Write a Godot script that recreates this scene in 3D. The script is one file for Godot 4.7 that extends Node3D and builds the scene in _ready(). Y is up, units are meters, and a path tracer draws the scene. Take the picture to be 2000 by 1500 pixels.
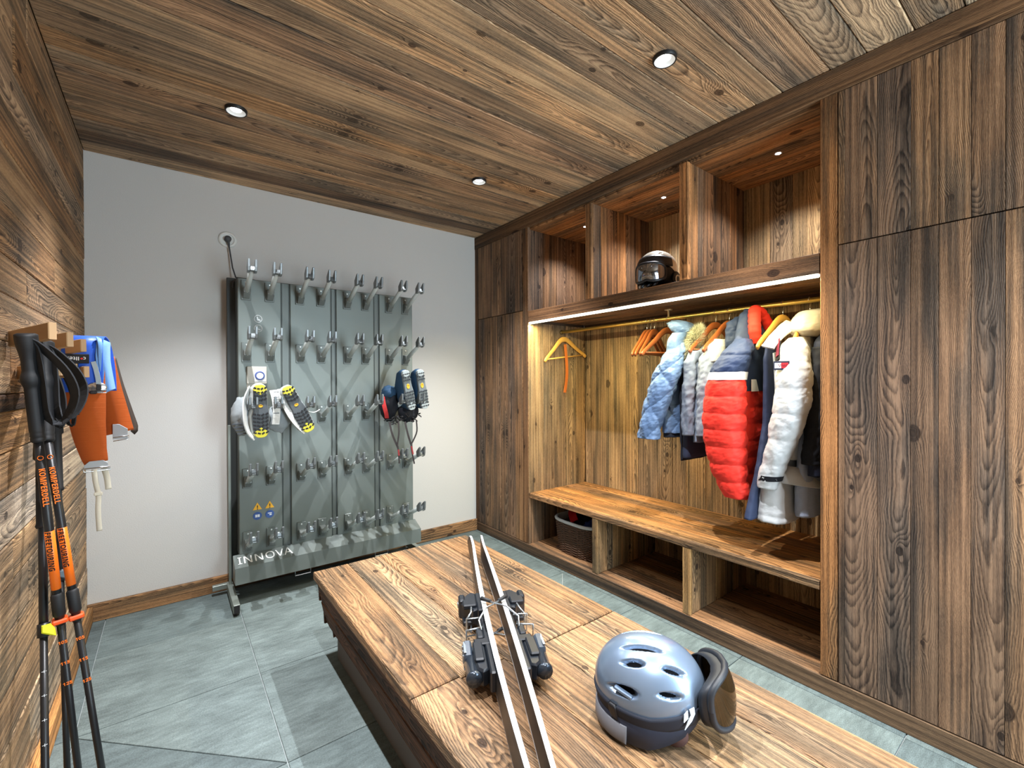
extends Node3D
# A ski room in reclaimed timber: boot dryer, wardrobe niche, island bench, pole pegs.
# World: y up, metres. The camera stands at x = 0, z = 0; the room runs towards -z.

const XL := -0.36     # face of the left wall
const XR := 2.145     # face of the wardrobe wall
const ZB := -3.34     # plaster wall at the far end
const ZF := 1.25      # wall behind the camera
const HC := 2.56      # ceiling
const XB := 2.76      # back of the wardrobe

var rng := RandomNumberGenerator.new()
var wood_tex: ImageTexture
var wood_nrm: ImageTexture
var pale_tex: ImageTexture
var mats := {}
var wn := FastNoiseLite.new()

# ------------------------------------------------------------------ mesh builder
class MB:
	var st := SurfaceTool.new()
	func _init(smooth := false) -> void:
		st.begin(Mesh.PRIMITIVE_TRIANGLES)
		st.set_smooth_group(0 if smooth else -1)
	func smooth(on: bool) -> void:
		st.set_smooth_group(0 if on else -1)
	func v(p: Vector3, uv: Vector2) -> void:
		st.set_uv(uv)
		st.add_vertex(p)
	# corners counter-clockwise seen from outside
	func quad(a: Vector3, b: Vector3, c: Vector3, d: Vector3, ua := Vector2(0, 0), ub := Vector2(1, 0), uc := Vector2(1, 1), ud := Vector2(0, 1)) -> void:
		v(a, ua); v(c, uc); v(b, ub)
		v(a, ua); v(d, ud); v(c, uc)
	func tri(a: Vector3, b: Vector3, c: Vector3, ua := Vector2.ZERO, ub := Vector2.ZERO, uc := Vector2.ZERO) -> void:
		v(a, ua); v(c, uc); v(b, ub)
	# closed rings of equal size, counter-clockwise seen from the end of the path looking back
	func loft(rings: Array, cap0 := true, cap1 := true, closed := true) -> void:
		var m: int = rings.size()
		var n: int = rings[0].size()
		var last := n if closed else n - 1
		for i in m - 1:
			var r: PackedVector3Array = rings[i]
			var s: PackedVector3Array = rings[i + 1]
			var v0 := float(i) / (m - 1)
			var v1 := float(i + 1) / (m - 1)
			for j in last:
				var k := (j + 1) % n
				var u0 := float(j) / n
				var u1 := float(j + 1) / n
				quad(r[j], r[k], s[k], s[j], Vector2(u0, v0), Vector2(u1, v0), Vector2(u1, v1), Vector2(u0, v1))
		if cap0: fan(rings[0], true)
		if cap1: fan(rings[m - 1], false)
	func fan(r: PackedVector3Array, flip: bool) -> void:
		var c := Vector3.ZERO
		for p in r: c += p
		c /= r.size()
		for j in r.size():
			var k := (j + 1) % r.size()
			if flip: tri(c, r[k], r[j])
			else: tri(c, r[j], r[k])
	func tube(pts: Array, rad: Variant, sides := 8, cap := true, flat := 1.0, up := Vector3.ZERO) -> void:
		var rings := []
		var a := Vector3.ZERO
		for i in pts.size():
			var t: Vector3 = (pts[mini(i + 1, pts.size() - 1)] - pts[maxi(i - 1, 0)])
			t = t.normalized() if t.length() > 1e-9 else Vector3.UP
			if up != Vector3.ZERO: a = (up - t * up.dot(t)).normalized()
			elif i == 0:
				a = t.cross(Vector3.UP if absf(t.y) < 0.9 else Vector3.RIGHT).normalized()
			else: a = (a - t * a.dot(t)).normalized()
			var b := t.cross(a)
			var r: float = rad[i] if rad is Array else rad
			var ring := PackedVector3Array()
			for j in sides:
				var g := TAU * j / sides
				ring.append(pts[i] + a * cos(g) * r + b * sin(g) * r * flat)
			rings.append(ring)
		loft(rings, cap, cap)
	# profile of (radius, height) along y
	func lathe(prof: Array, seg := 24, xf := Transform3D(), cap := true) -> void:
		var rings := []
		for p in prof:
			var ring := PackedVector3Array()
			for j in seg:
				var g := -TAU * j / seg
				ring.append(xf * Vector3(cos(g) * p.x, p.y, sin(g) * p.x))
			rings.append(ring)
		loft(rings, cap, cap)
	func box(c: Vector3, s: Vector3, bev := 0.0, xf := Transform3D()) -> void:
		var h := s / 2
		bev = minf(bev, minf(h.x, minf(h.y, h.z)) * 0.9)
		var P := func(sx, sy, sz, ax): # corner pulled in on two axes, ax stays out
			var q := Vector3(sx * (h.x - bev), sy * (h.y - bev), sz * (h.z - bev))
			q[ax] = [sx, sy, sz][ax] * h[ax]
			return xf * (c + q)
		for ax in 3:
			for sg in [-1, 1]:
				var f := func(u, w):
					var q := [0, 0, 0]
					q[ax] = sg; q[(ax + 1) % 3] = u; q[(ax + 2) % 3] = w
					return P.call(q[0], q[1], q[2], ax)
				var U := s[(ax + 1) % 3]
				var W := s[(ax + 2) % 3]
				if sg > 0: quad(f.call(-1, -1), f.call(1, -1), f.call(1, 1), f.call(-1, 1), Vector2(0, 0), Vector2(U, 0), Vector2(U, W), Vector2(0, W))
				else: quad(f.call(-1, -1), f.call(-1, 1), f.call(1, 1), f.call(1, -1), Vector2(0, 0), Vector2(0, W), Vector2(U, W), Vector2(U, 0))
		if bev <= 0.0: return
		for ax in 3:
			var b := (ax + 1) % 3
			var d := (ax + 2) % 3
			for sb in [-1, 1]:
				for sd in [-1, 1]:
					var q := func(sa, keep):
						var k := [0, 0, 0]
						k[ax] = sa; k[b] = sb; k[d] = sd
						return P.call(k[0], k[1], k[2], keep)
					if sb * sd > 0: quad(q.call(-1, b), q.call(1, b), q.call(1, d), q.call(-1, d))
					else: quad(q.call(-1, d), q.call(1, d), q.call(1, b), q.call(-1, b))
		for sx in [-1, 1]:
			for sy in [-1, 1]:
				for sz in [-1, 1]:
					if sx * sy * sz > 0: tri(P.call(sx, sy, sz, 0), P.call(sx, sy, sz, 1), P.call(sx, sy, sz, 2))
					else: tri(P.call(sx, sy, sz, 0), P.call(sx, sy, sz, 2), P.call(sx, sy, sz, 1))
	# flat outline in xy, extruded along z with a small bevel
	func prism(poly: PackedVector2Array, depth: float, xf := Transform3D(), bev := 0.0) -> void:
		if Geometry2D.is_polygon_clockwise(poly): poly.reverse()
		var n := poly.size()
		var inner := poly
		if bev > 0.0:
			inner = PackedVector2Array()
			for i in n:
				var e := (poly[(i + 1) % n] - poly[(i + n - 1) % n]).normalized()
				inner.append(poly[i] + Vector2(-e.y, e.x) * bev)
		var hz := depth / 2
		var F := func(p: Vector2, z: float): return xf * Vector3(p.x, p.y, z)
		for i in n:
			var k := (i + 1) % n
			quad(F.call(poly[i], -hz + bev), F.call(poly[k], -hz + bev), F.call(poly[k], hz - bev), F.call(poly[i], hz - bev), poly[i], poly[k], poly[k] + Vector2(0, depth), poly[i] + Vector2(0, depth))
			if bev > 0.0:
				quad(F.call(poly[i], hz - bev), F.call(poly[k], hz - bev), F.call(inner[k], hz), F.call(inner[i], hz), poly[i], poly[k], inner[k], inner[i])
				quad(F.call(inner[i], -hz), F.call(inner[k], -hz), F.call(poly[k], -hz + bev), F.call(poly[i], -hz + bev), inner[i], inner[k], poly[k], poly[i])
		var ids := Geometry2D.triangulate_polygon(inner)
		for i in range(0, ids.size(), 3):
			var a := inner[ids[i]]
			var b := inner[ids[i + 1]]
			var c := inner[ids[i + 2]]
			if (b - a).cross(c - a) < 0:
				var t := b
				b = c
				c = t
			tri(F.call(a, hz), F.call(b, hz), F.call(c, hz), a, b, c)
			tri(F.call(a, -hz), F.call(c, -hz), F.call(b, -hz), a, c, b)
	func done() -> ArrayMesh:
		st.generate_normals()
		st.generate_tangents()
		return st.commit()

# ------------------------------------------------------------------ scene helpers
func mi(parent: Node, called: String, mesh: Mesh, m: Material, xf := Transform3D()) -> MeshInstance3D:
	var o := MeshInstance3D.new()
	o.name = called
	o.mesh = mesh
	o.material_override = m
	o.transform = xf
	parent.add_child(o, true)
	return o

func put(parent: Node, called: String, b: MB, m: Material, xf := Transform3D()) -> MeshInstance3D:
	return mi(parent, called, b.done(), m, xf)

var taken := {}
func numbered(called: String) -> String:
	var n: int = taken.get(called, 0)
	taken[called] = n + 1
	return called if n == 0 else "%s_%03d" % [called, n]

func thing(called: String, label: String, category: String, group := "", xf := Transform3D()) -> Node3D:
	var o := Node3D.new()
	o.name = numbered(called)
	add_child(o, true)
	o.transform = xf
	tag(o, label, category, group)
	return o

func tag(o: Node, label: String, category: String, group := "") -> void:
	o.set_meta("label", label)
	o.set_meta("category", category)
	if group: o.set_meta("group", group)

func copy(o: Node3D, called: String, label: String, group: String, xf: Transform3D) -> Node3D:
	var c := o.duplicate() as Node3D
	c.name = numbered(called)
	add_child(c, true)
	c.transform = xf
	c.set_meta("label", label)
	c.set_meta("group", group)
	return c

func structure(o: Node, label: String, category: String) -> void:
	o.set_meta("kind", "structure")
	tag(o, label, category)

func srgb(r: int, g: int, b: int) -> Color:
	return Color(r / 255.0, g / 255.0, b / 255.0)

func mat(c: Color, rough := 0.6, metal := 0.0, spec := 0.5) -> StandardMaterial3D:
	var key := "%s|%.2f|%.2f|%.2f" % [c.to_html(), rough, metal, spec]
	if mats.has(key): return mats[key]
	var m := StandardMaterial3D.new()
	m.albedo_color = c
	m.roughness = rough
	m.metallic = metal
	m.metallic_specular = spec
	mats[key] = m
	return m

func noise_tex(freq: float, px: int, normal: bool, strength := 4.0, kind := FastNoiseLite.TYPE_SIMPLEX_SMOOTH, lo := Color.BLACK, hi := Color.WHITE, oct := 4) -> NoiseTexture2D:
	var n := FastNoiseLite.new()
	n.noise_type = kind
	n.seed = int(freq * 1000) + px
	n.frequency = freq
	n.fractal_octaves = oct
	var t := NoiseTexture2D.new()
	t.width = px
	t.height = px
	t.seamless = true
	t.noise = n
	if normal:
		t.as_normal_map = true
		t.bump_strength = strength
	else:
		var g := Gradient.new()
		g.set_color(0, lo)
		g.set_color(1, hi)
		t.color_ramp = g
	return t

var cloth_n: NoiseTexture2D
var cloth_w: NoiseTexture2D
func cloth(c: Color, rough := 0.75, bump := 0.5, sheen := 0.25, scale := 5.0, fine := false) -> StandardMaterial3D:
	var key := "cloth%s%.2f%.2f%.2f%.1f%s" % [c.to_html(), rough, bump, sheen, scale, fine]
	if mats.has(key): return mats[key]
	var m := StandardMaterial3D.new()
	m.albedo_color = c
	m.roughness = rough
	m.metallic_specular = 0.35
	m.rim_enabled = sheen > 0.0
	m.rim = sheen
	m.normal_enabled = true
	m.normal_texture = cloth_n if fine else cloth_w
	m.normal_scale = bump
	m.uv1_triplanar = true
	m.uv1_scale = Vector3.ONE * scale
	mats[key] = m
	return m

# ------------------------------------------------------------------ reclaimed wood
const LANES := 8
const TW := 2048
const TH := 256
func stretched(seed_: int, w: int, h: int, freq: float, oct := 3) -> PackedByteArray:
	var n := FastNoiseLite.new()
	n.seed = seed_
	n.frequency = freq
	n.fractal_octaves = oct
	var im := n.get_image(w, h)
	im.resize(TW, TH, Image.INTERPOLATE_CUBIC)
	im.convert(Image.FORMAT_L8)
	return im.get_data()

# one board of 2.5 m by 0.2 m: growth rings cut flat, bent round knots, weathered
func wood_lane(lane: int) -> Array:
	var r := RandomNumberGenerator.new()
	r.seed = 9176 + lane * 131
	var streak := stretched(lane * 9 + 1, 40, 256, 0.045)
	var fibre := stretched(lane * 9 + 2, 90, 256, 0.4, 2)
	var grain := stretched(lane * 9 + 5, 300, 256, 0.3, 3)
	var blotch := stretched(lane * 9 + 3, 60, 30, 0.05)
	var bend := stretched(lane * 9 + 4, 60, 26, 0.05, 2)
	var wob := FastNoiseLite.new()
	wob.seed = 40 + lane
	wob.frequency = 0.0014
	var flat := lane % 4 != 3
	var v_mid := r.randf_range(70, 190) if flat else r.randf_range(-380, -140)
	var spacing := r.randf_range(4.6, 7.4)
	var slope := r.randf_range(0.04, 0.09) * (1 if r.randf() < 0.5 else -1)
	var turn := r.randf_range(-300, 2300)
	var contrast := r.randf_range(0.66, 1.0)
	var warm := r.randf_range(-0.06, 0.10)
	var knots := []
	for k in r.randi_range(2, 6):
		var kk := 7.0 + 19.0 * pow(r.randf(), 1.6)
		knots.append([r.randf_range(60, TW - 60), r.randf_range(24, 232), kk, r.randf() < 0.3])
	var rgb := PackedByteArray()
	rgb.resize(TW * TH * 3)
	var hgt := PackedByteArray()
	hgt.resize(TW * TH)
	for u in TW:
		var vm := v_mid + wob.get_noise_2d(u, 0) * 34.0
		var d := absf((u - turn) * slope) + wob.get_noise_2d(u, 500) * 16.0
		var d2 := d * d + 30.0
		var tone := wob.get_noise_2d(u * 1.5, 900) * 0.22
		var near := []
		for k in knots:
			if absf(u - k[0]) < k[2] * 10.0: near.append(k)
		for v in TH:
			var at := v * TW + u
			var dv := v - vm + (bend[at] - 128) * 0.20
			var ph := sqrt(dv * dv + d2) / spacing + (grain[at] - 128) * 0.0012
			var core := 0.0
			var gv0 := bend[at] / 255.0
			var halo := 0.0
			for k in near:
				var kr: float = k[2]
				var a: float = (u - k[0]) / kr
				var b: float = (v - k[1]) / kr
				var ex := exp(-a * a * 0.07 - b * b * 0.40)
				ph += kr / spacing * 1.3 * ex
				halo = maxf(halo, ex)
				var q := a * a * 1.1 + b * b + (gv0 - 0.5) * 0.3
				if q < 1.3: core = maxf(core, (1.3 - q) * (1.6 if k[3] else 1.0))
			var t := ph - floorf(ph)
			var late := t * t
			if t > 0.86: late *= (1.0 - t) * 7.14
			var sv := streak[at] / 255.0
			var fv := fibre[at] / 255.0
			var gv := grain[at] / 255.0
			var bl := blotch[at] / 255.0
			var dk := 0.30 + (late - 0.3) * contrast + (sv - 0.5) * 0.85 + (fv - 0.5) * 0.34 + (gv - 0.5) * 0.22 + (bl - 0.5) * 0.5 + tone + halo * 0.16
			if fv < 0.3 and gv < 0.42: dk += 0.30
			if core > 0.0: dk = lerpf(dk, 0.90 + 0.09 * sin(core * 17.0) + (gv - 0.5) * 0.6, minf(core * 2.4, 1.0))
			dk = clampf(dk, -0.2, 1.1)
			var grey := clampf((bl - 0.40) * 2.0 + (sv - 0.5) * 0.8, 0.0, 1.0) * 0.6
			var cr := 182.0 + warm * 60.0 - 116.0 * dk
			var cg := 157.0 - 104.0 * dk
			var cb := 130.0 - warm * 90.0 - 86.0 * dk
			var lum := (cr + cg + cb) * 0.333
			var i := at * 3
			rgb[i] = int(clampf(lerpf(cr, lum * 0.99, grey), 0, 255))
			rgb[i + 1] = int(clampf(lerpf(cg, lum * 0.99, grey), 0, 255))
			rgb[i + 2] = int(clampf(lerpf(cb, lum * 0.97, grey), 0, 255))
			hgt[at] = int(clampf(110.0 + late * 80.0 - (0.5 - fv) * 70.0 - (0.5 - gv) * 40.0, 0, 255))
	return [rgb, hgt]

func make_wood() -> void:
	var jobs := []
	for l in LANES:
		var th := Thread.new()
		th.start(wood_lane.bind(l))
		jobs.append(th)
	var rgb := PackedByteArray()
	var hgt := PackedByteArray()
	for th in jobs:
		var got: Array = th.wait_to_finish()
		rgb.append_array(got[0])
		hgt.append_array(got[1])
	var im := Image.create_from_data(TW, TH * LANES, false, Image.FORMAT_RGB8, rgb)
	im.adjust_bcs(1.24, 0.95, 0.9)
	wood_tex = ImageTexture.create_from_image(im)
	var pale := im.duplicate() as Image
	pale.adjust_bcs(1.22, 0.86, 0.66)
	pale_tex = ImageTexture.create_from_image(pale)
	var hm := Image.create_from_data(TW, TH * LANES, false, Image.FORMAT_L8, hgt)
	hm.convert(Image.FORMAT_RGBA8)
	hm.bump_map_to_normal_map(3.0)
	wood_nrm = ImageTexture.create_from_image(hm)

func wood(tint: Color, rough := 0.72, relief := 1.0, bleached := false) -> StandardMaterial3D:
	var key := "wood%s%.2f%.2f%s" % [tint.to_html(), rough, relief, bleached]
	if mats.has(key): return mats[key]
	var m := StandardMaterial3D.new()
	m.albedo_texture = pale_tex if bleached else wood_tex
	m.albedo_color = tint
	m.normal_enabled = true
	m.normal_texture = wood_nrm
	m.normal_scale = relief
	m.roughness = rough
	m.metallic_specular = 0.35
	mats[key] = m
	return m

# a board: x along its length, y out of its face, z across; the face lies at y = 0
func board(L: float, W: float, T: float, bev := 0.003, lane := -1, side := true) -> ArrayMesh:
	if lane < 0: lane = rng.randi_range(0, LANES - 1)
	var span := minf(L / 2.5, 1.0)
	var u0 := rng.randf_range(0.0, 1.0 - span)
	var u1 := u0 + span
	var w := minf(W / 0.2, 0.96)
	var o := rng.randf_range(0.02, 0.98 - w)
	var v0 := (lane + o) / LANES
	var v1 := (lane + o + w) / LANES
	if rng.randf() < 0.5:
		var t := u0
		u0 = u1
		u1 = t
	var b := MB.new()
	var hx := L / 2
	var hz := W / 2
	var P := func(x, y, z): return Vector3(x, y, z)
	var U := func(x, z): return Vector2(lerpf(u0, u1, (x + hx) / L), lerpf(v0, v1, (z + hz) / W))
	var q := func(x0, y0, z0, x1, y1, z1, x2, y2, z2, x3, y3, z3):
		b.quad(P.call(x0, y0, z0), P.call(x1, y1, z1), P.call(x2, y2, z2), P.call(x3, y3, z3), U.call(x0, z0), U.call(x1, z1), U.call(x2, z2), U.call(x3, z3))
	var ix := hx - bev
	var iz := hz - bev
	q.call(-ix, 0, iz, ix, 0, iz, ix, 0, -iz, -ix, 0, -iz)
	q.call(-hx, -bev, hz, hx, -bev, hz, ix, 0, iz, -ix, 0, iz)
	q.call(hx, -bev, -hz, -hx, -bev, -hz, -ix, 0, -iz, ix, 0, -iz)
	q.call(hx, -bev, hz, hx, -bev, -hz, ix, 0, -iz, ix, 0, iz)
	q.call(-hx, -bev, -hz, -hx, -bev, hz, -ix, 0, iz, -ix, 0, -iz)
	if side:
		var su := Vector2(0.5 * T / 2.5, 0)
		var sv := Vector2(0, T / 0.2 / LANES * 0.9)
		var S := func(x0, z0, x1, z1, off: Vector2):
			b.quad(P.call(x0, -T, z0), P.call(x1, -T, z1), P.call(x1, -bev, z1), P.call(x0, -bev, z0), U.call(x0, z0) + off, U.call(x1, z1) + off, U.call(x1, z1), U.call(x0, z0))
		S.call(-hx, hz, hx, hz, -sv if v1 > v0 else sv)
		S.call(hx, -hz, -hx, -hz, sv)
		S.call(hx, hz, hx, -hz, su)
		S.call(-hx, -hz, -hx, hz, su)
		b.quad(P.call(-hx, -T, -hz), P.call(hx, -T, -hz), P.call(hx, -T, hz), P.call(-hx, -T, hz), U.call(-hx, -hz), U.call(hx, -hz), U.call(hx, hz), U.call(-hx, hz))
	return b.done()

# boards side by side: from the corner at, run along dl, step across dw by the bounds; n points out of the face
func boards(parent: Node, called: String, at: Vector3, dl: Vector3, dw: Vector3, L: float, bounds: Array, tints: Array, T := 0.018, gap := 0.002, lanes := [], uneven := 0.0015, joints := {}, bev := 0.003, rough := 0.72, relief := 1.0, butt := -1.0, bleached := false) -> void:
	var n := dw.cross(dl)   # so that x = dl, y = n, z = dw is right-handed
	for i in bounds.size() - 1:
		var w: float = bounds[i + 1] - bounds[i]
		var cuts: Array = joints.get(i, [])
		var marks := [0.0]
		marks.append_array(cuts)
		marks.append(L)
		for j in marks.size() - 1:
			var l: float = marks[j + 1] - marks[j]
			var c: Vector3 = at + dl * (marks[j] + marks[j + 1]) / 2 + dw * (bounds[i] + bounds[i + 1]) / 2 + n * rng.randf_range(-uneven, uneven)
			var lane: int = lanes[(i + j) % lanes.size()] if lanes else -1
			mi(parent, called, board(l - (gap if butt < 0.0 else butt), w - gap, T, bev, lane), wood(tints[rng.randi_range(0, tints.size() - 1)], rough, relief, bleached), Transform3D(Basis(dl, n, dw), c))

func steps(a: float, b: float, lo: float, hi: float) -> Array:
	var out := [a]
	while b - out[-1] > hi: out.append(out[-1] + rng.randf_range(lo, hi))
	out.append(b)
	return out

func _ready() -> void:
	rng.seed = 20240
	# ---------------------------------------------------------------- camera, air, exposure
	var cam := Camera3D.new()
	cam.name = "camera"
	cam.fov = 81.012
	cam.near = 0.05
	cam.position = Vector3(0, 1.3, 0)
	cam.rotation = Vector3(-0.00564, -0.65208, -0.00432)
	add_child(cam)
	cam.current = true
	var env := Environment.new()
	env.background_mode = Environment.BG_COLOR
	env.background_color = Color(0, 0, 0)
	env.tonemap_mode = Environment.TONE_MAPPER_LINEAR
	env.tonemap_exposure = EXPOSURE
	env.sdfgi_enabled = true
	env.ssao_enabled = true
	env.ssil_enabled = true
	var we := WorldEnvironment.new()
	we.name = "world"
	we.environment = env
	add_child(we)
	# ---------------------------------------------------------------- shared textures
	wn.seed = 5
	wn.frequency = 1.0
	cloth_w = noise_tex(0.018, 512, true, 6.0, FastNoiseLite.TYPE_SIMPLEX_SMOOTH, Color.BLACK, Color.WHITE, 4)
	cloth_n = noise_tex(0.16, 512, true, 3.0, FastNoiseLite.TYPE_SIMPLEX, Color.BLACK, Color.WHITE, 2)
	make_wood()
	make_stone()
	room()
	lamps()
	wardrobe()
	bench()
	dryer()
	clothes()
	small_things()
	pole_corner()

const EXPOSURE := 1.06
const SPOT := 5.6
const FILL := 8.0  # strength of the added fill light behind the viewer
const FILL_COL := Color(0.87, 0.95, 1.0)
const SPOT_COL := Color(0.98, 0.985, 1.0)

# ------------------------------------------------------------------ room shell
var CEIL_T := []
var CEIL_L := []
var WALL_T := []
var CAB_T := []
var NICHE_T := []
func room() -> void:
	CEIL_T = [srgb(238, 220, 198), srgb(214, 196, 178), srgb(178, 164, 150), srgb(250, 228, 198), srgb(206, 182, 158), srgb(150, 138, 128), srgb(228, 204, 174)]
	CEIL_L = [srgb(214, 192, 164), srgb(196, 172, 144), srgb(224, 204, 178), srgb(186, 168, 146)]
	WALL_T = [srgb(214, 204, 188), srgb(232, 226, 216), srgb(206, 184, 156), srgb(192, 176, 156), srgb(222, 206, 182), srgb(200, 182, 158)]
	CAB_T = [srgb(166, 148, 134), srgb(180, 160, 141), srgb(154, 139, 128), srgb(174, 154, 135), srgb(186, 163, 140), srgb(146, 133, 124)]
	NICHE_T = [srgb(206, 186, 150), srgb(184, 166, 138), srgb(220, 198, 158), srgb(164, 148, 124), srgb(208, 184, 144)]
	# floor: grey stone-look tiles, two of them cut across for the fall to the drain
	var grout := mat(srgb(168, 176, 176), 0.9)
	var b := MB.new()
	b.box(Vector3((XL + 2.9) / 2, -0.06, (ZB + ZF) / 2), Vector3(2.9 - XL + 0.4, 0.108, ZF - ZB + 0.4))
	var fl := put(self, "floor", b, grout)
	structure(fl, "grey stone look floor of large square tiles with pale joints", "floor")
	var tones := []
	for c in [srgb(130, 144, 145), srgb(124, 138, 140), srgb(136, 149, 149), srgb(119, 132, 134)]:
		var m := StandardMaterial3D.new()
		m.albedo_color = Color(c.r * 1.3, c.g * 1.3, c.b * 1.3)
		m.albedo_texture = stone_tex
		m.normal_enabled = true
		m.normal_texture = stone_nrm
		m.normal_scale = 0.6
		m.roughness = 0.62
		m.metallic_specular = 0.4
		tones.append(m)
	var xs := [-0.885, -0.285, 0.315, 0.915, 1.515, 2.115, 2.715]
	for i in xs.size() - 1:
		var z0 := -3.47 if xs[i] < 1.5 else -3.405
		for k in 8:
			var a := Vector2(xs[i], z0 + 0.595 * k)
			var e := a + Vector2(0.6, 0.595)
			if e.x < XL or a.y > ZF: continue
			a.x = maxf(a.x, XL - 0.05)
			a.y = maxf(a.y, ZB - 0.05)
			if (i == 1 and k == 2):
				tile(fl, [a, Vector2(e.x, e.y), Vector2(a.x, e.y)], tones)
				tile(fl, [a, Vector2(e.x, a.y), e], tones)
			elif i == 5 and k == 2:
				tile(fl, [a, Vector2(e.x, a.y), Vector2(e.x, e.y), Vector2(a.x, e.y)], tones)
			elif i == 4 and k == 2:
				tile(fl, [a, Vector2(e.x, a.y), Vector2(a.x + 0.03, e.y), Vector2(a.x, e.y)], tones)
				tile(fl, [Vector2(e.x, a.y), e, Vector2(a.x + 0.03, e.y)], tones)
			else:
				tile(fl, [a, Vector2(e.x, a.y), e, Vector2(a.x, e.y)], tones)
	# plaster walls
	var pl := StandardMaterial3D.new()
	pl.albedo_color = srgb(204, 202, 198)
	pl.roughness = 0.9
	pl.metallic_specular = 0.2
	pl.normal_enabled = true
	pl.normal_texture = cloth_n
	pl.normal_scale = 0.12
	pl.uv1_triplanar = true
	pl.uv1_scale = Vector3.ONE * 1.5
	b = MB.new()
	b.box(Vector3(1.2, 1.28, ZB - 0.06), Vector3(3.5, 2.8, 0.12))
	structure(put(self, "wall_back", b, pl), "plain pale plaster wall behind the boot dryer", "wall")
	b = MB.new()
	b.box(Vector3(1.2, 1.28, ZF + 0.06), Vector3(3.5, 2.8, 0.12))
	structure(put(self, "wall_front", b, pl), "plain pale plaster wall behind the viewer", "wall")
	b = MB.new()
	b.box(Vector3(XB + 0.1, 1.28, (ZB + ZF) / 2), Vector3(0.12, 2.8, ZF - ZB + 0.24))
	structure(put(self, "wall_right", b, pl), "plaster wall behind the wardrobe", "wall")
	# ceiling of boards running across the room
	var dark := mat(srgb(40, 32, 26), 0.9)
	b = MB.new()
	b.box(Vector3(1.2, HC + 0.08, (ZB + ZF) / 2), Vector3(3.6, 0.1, ZF - ZB + 0.3))
	var ce := put(self, "ceiling", b, dark)
	structure(ce, "reclaimed timber ceiling of long boards in mixed browns", "ceiling")
	var zs := [-3.34, -3.2, -3.07, -2.94, -2.84, -2.73, -2.60, -2.46, -2.375, -2.25, -2.10, -1.93, -1.75, -1.62, -1.48, -1.30, -1.14, -0.96, -0.85, -0.67, -0.55, -0.41, -0.28, -0.1, 0.05, 0.2, 0.36, 0.5, 0.66, 0.8, 0.95, 1.1, 1.25]
	var bounds := []
	for i in range(zs.size() - 1, -1, -1): bounds.append(ZF - zs[i])
	for i in bounds.size() - 1:
		var light := (i * 7 + 3) % 5 < 3
		boards(ce, "plank", Vector3(XL, HC, ZF - bounds[i]), Vector3(1, 0, 0), Vector3(0, 0, -1), XR - XL + 0.02, [0.0, bounds[i + 1] - bounds[i]], CEIL_L if light else CEIL_T, 0.02, 0.003, [], 0.0015, {}, 0.003, 0.72, 1.0, -1.0, light)
	# left wall of boards running away from the viewer
	b = MB.new()
	b.box(Vector3(XL - 0.08, 1.28, (ZB + ZF) / 2), Vector3(0.12, 2.8, ZF - ZB + 0.24))
	var wl := put(self, "wall_left", b, dark)
	structure(wl, "left wall clad in weathered horizontal boards, some bleached grey", "wall")
	var ys := [0.0, 0.15, 0.30, 0.45, 0.60, 0.735, 0.85, 0.985, 1.108, 1.222, 1.27, 1.42, 1.55, 1.66, 1.80, 1.97, 2.09, 2.22, 2.40, 2.56]
	for i in ys.size() - 1:
		var z := ZB
		while z < ZF - 0.01:
			var l := rng.randf_range(0.7, 1.7)
			if ZF - z - l < 0.4: l = ZF - z
			var y: float = (ys[i] + ys[i + 1]) / 2
			var h: float = ys[i + 1] - ys[i]
			var tint: Color = WALL_T[rng.randi_range(0, WALL_T.size() - 1)]
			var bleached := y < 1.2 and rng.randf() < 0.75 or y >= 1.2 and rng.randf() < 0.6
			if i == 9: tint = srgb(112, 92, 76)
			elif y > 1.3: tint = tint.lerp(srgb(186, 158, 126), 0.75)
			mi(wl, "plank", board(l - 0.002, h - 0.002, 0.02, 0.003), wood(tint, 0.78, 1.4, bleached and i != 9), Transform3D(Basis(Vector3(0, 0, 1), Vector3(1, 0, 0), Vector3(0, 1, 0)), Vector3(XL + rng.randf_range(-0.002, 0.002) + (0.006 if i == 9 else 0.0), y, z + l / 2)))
			z += l
	# skirting boards, ceiling beam, plinth
	var o := mi(self, "baseboard_back", board(XR - XL, 0.095, 0.02, 0.003, 1), wood(srgb(190, 160, 126)), Transform3D(Basis(Vector3(1, 0, 0), Vector3(0, 0, 1), Vector3(0, -1, 0)), Vector3((XL + XR) / 2, 0.0475, ZB + 0.02)))
	structure(o, "brown timber skirting board along the plaster wall", "skirting board")
	o = mi(self, "baseboard_left", board(ZF - ZB - 0.02, 0.085, 0.022, 0.003, 4), wood(srgb(236, 190, 134)), Transform3D(Basis(Vector3(0, 0, 1), Vector3(1, 0, 0), Vector3(0, 1, 0)), Vector3(XL + 0.024, 0.0425, (ZB + ZF) / 2 + 0.01)))
	structure(o, "light brown timber skirting board along the left wall", "skirting board")
	o = mi(self, "trim_1", board(ZF - ZB, 0.1, 0.05, 0.003, 3), wood(srgb(140, 124, 110)), Transform3D(Basis(Vector3(0, 0, -1), Vector3(-1, 0, 0), Vector3(0, 1, 0)), Vector3(XR - 0.004, HC - 0.052, (ZB + ZF) / 2)))
	structure(o, "grey brown beam between ceiling and wardrobe", "beam")
	o = mi(self, "trim_2", board(ZF - ZB, 0.074, 0.03, 0.002, 7), wood(srgb(132, 120, 108)), Transform3D(Basis(Vector3(0, 0, -1), Vector3(-1, 0, 0), Vector3(0, 1, 0)), Vector3(XR - 0.003, 0.037, (ZB + ZF) / 2)))
	structure(o, "grey brown plinth board below the wardrobe", "plinth")

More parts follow.
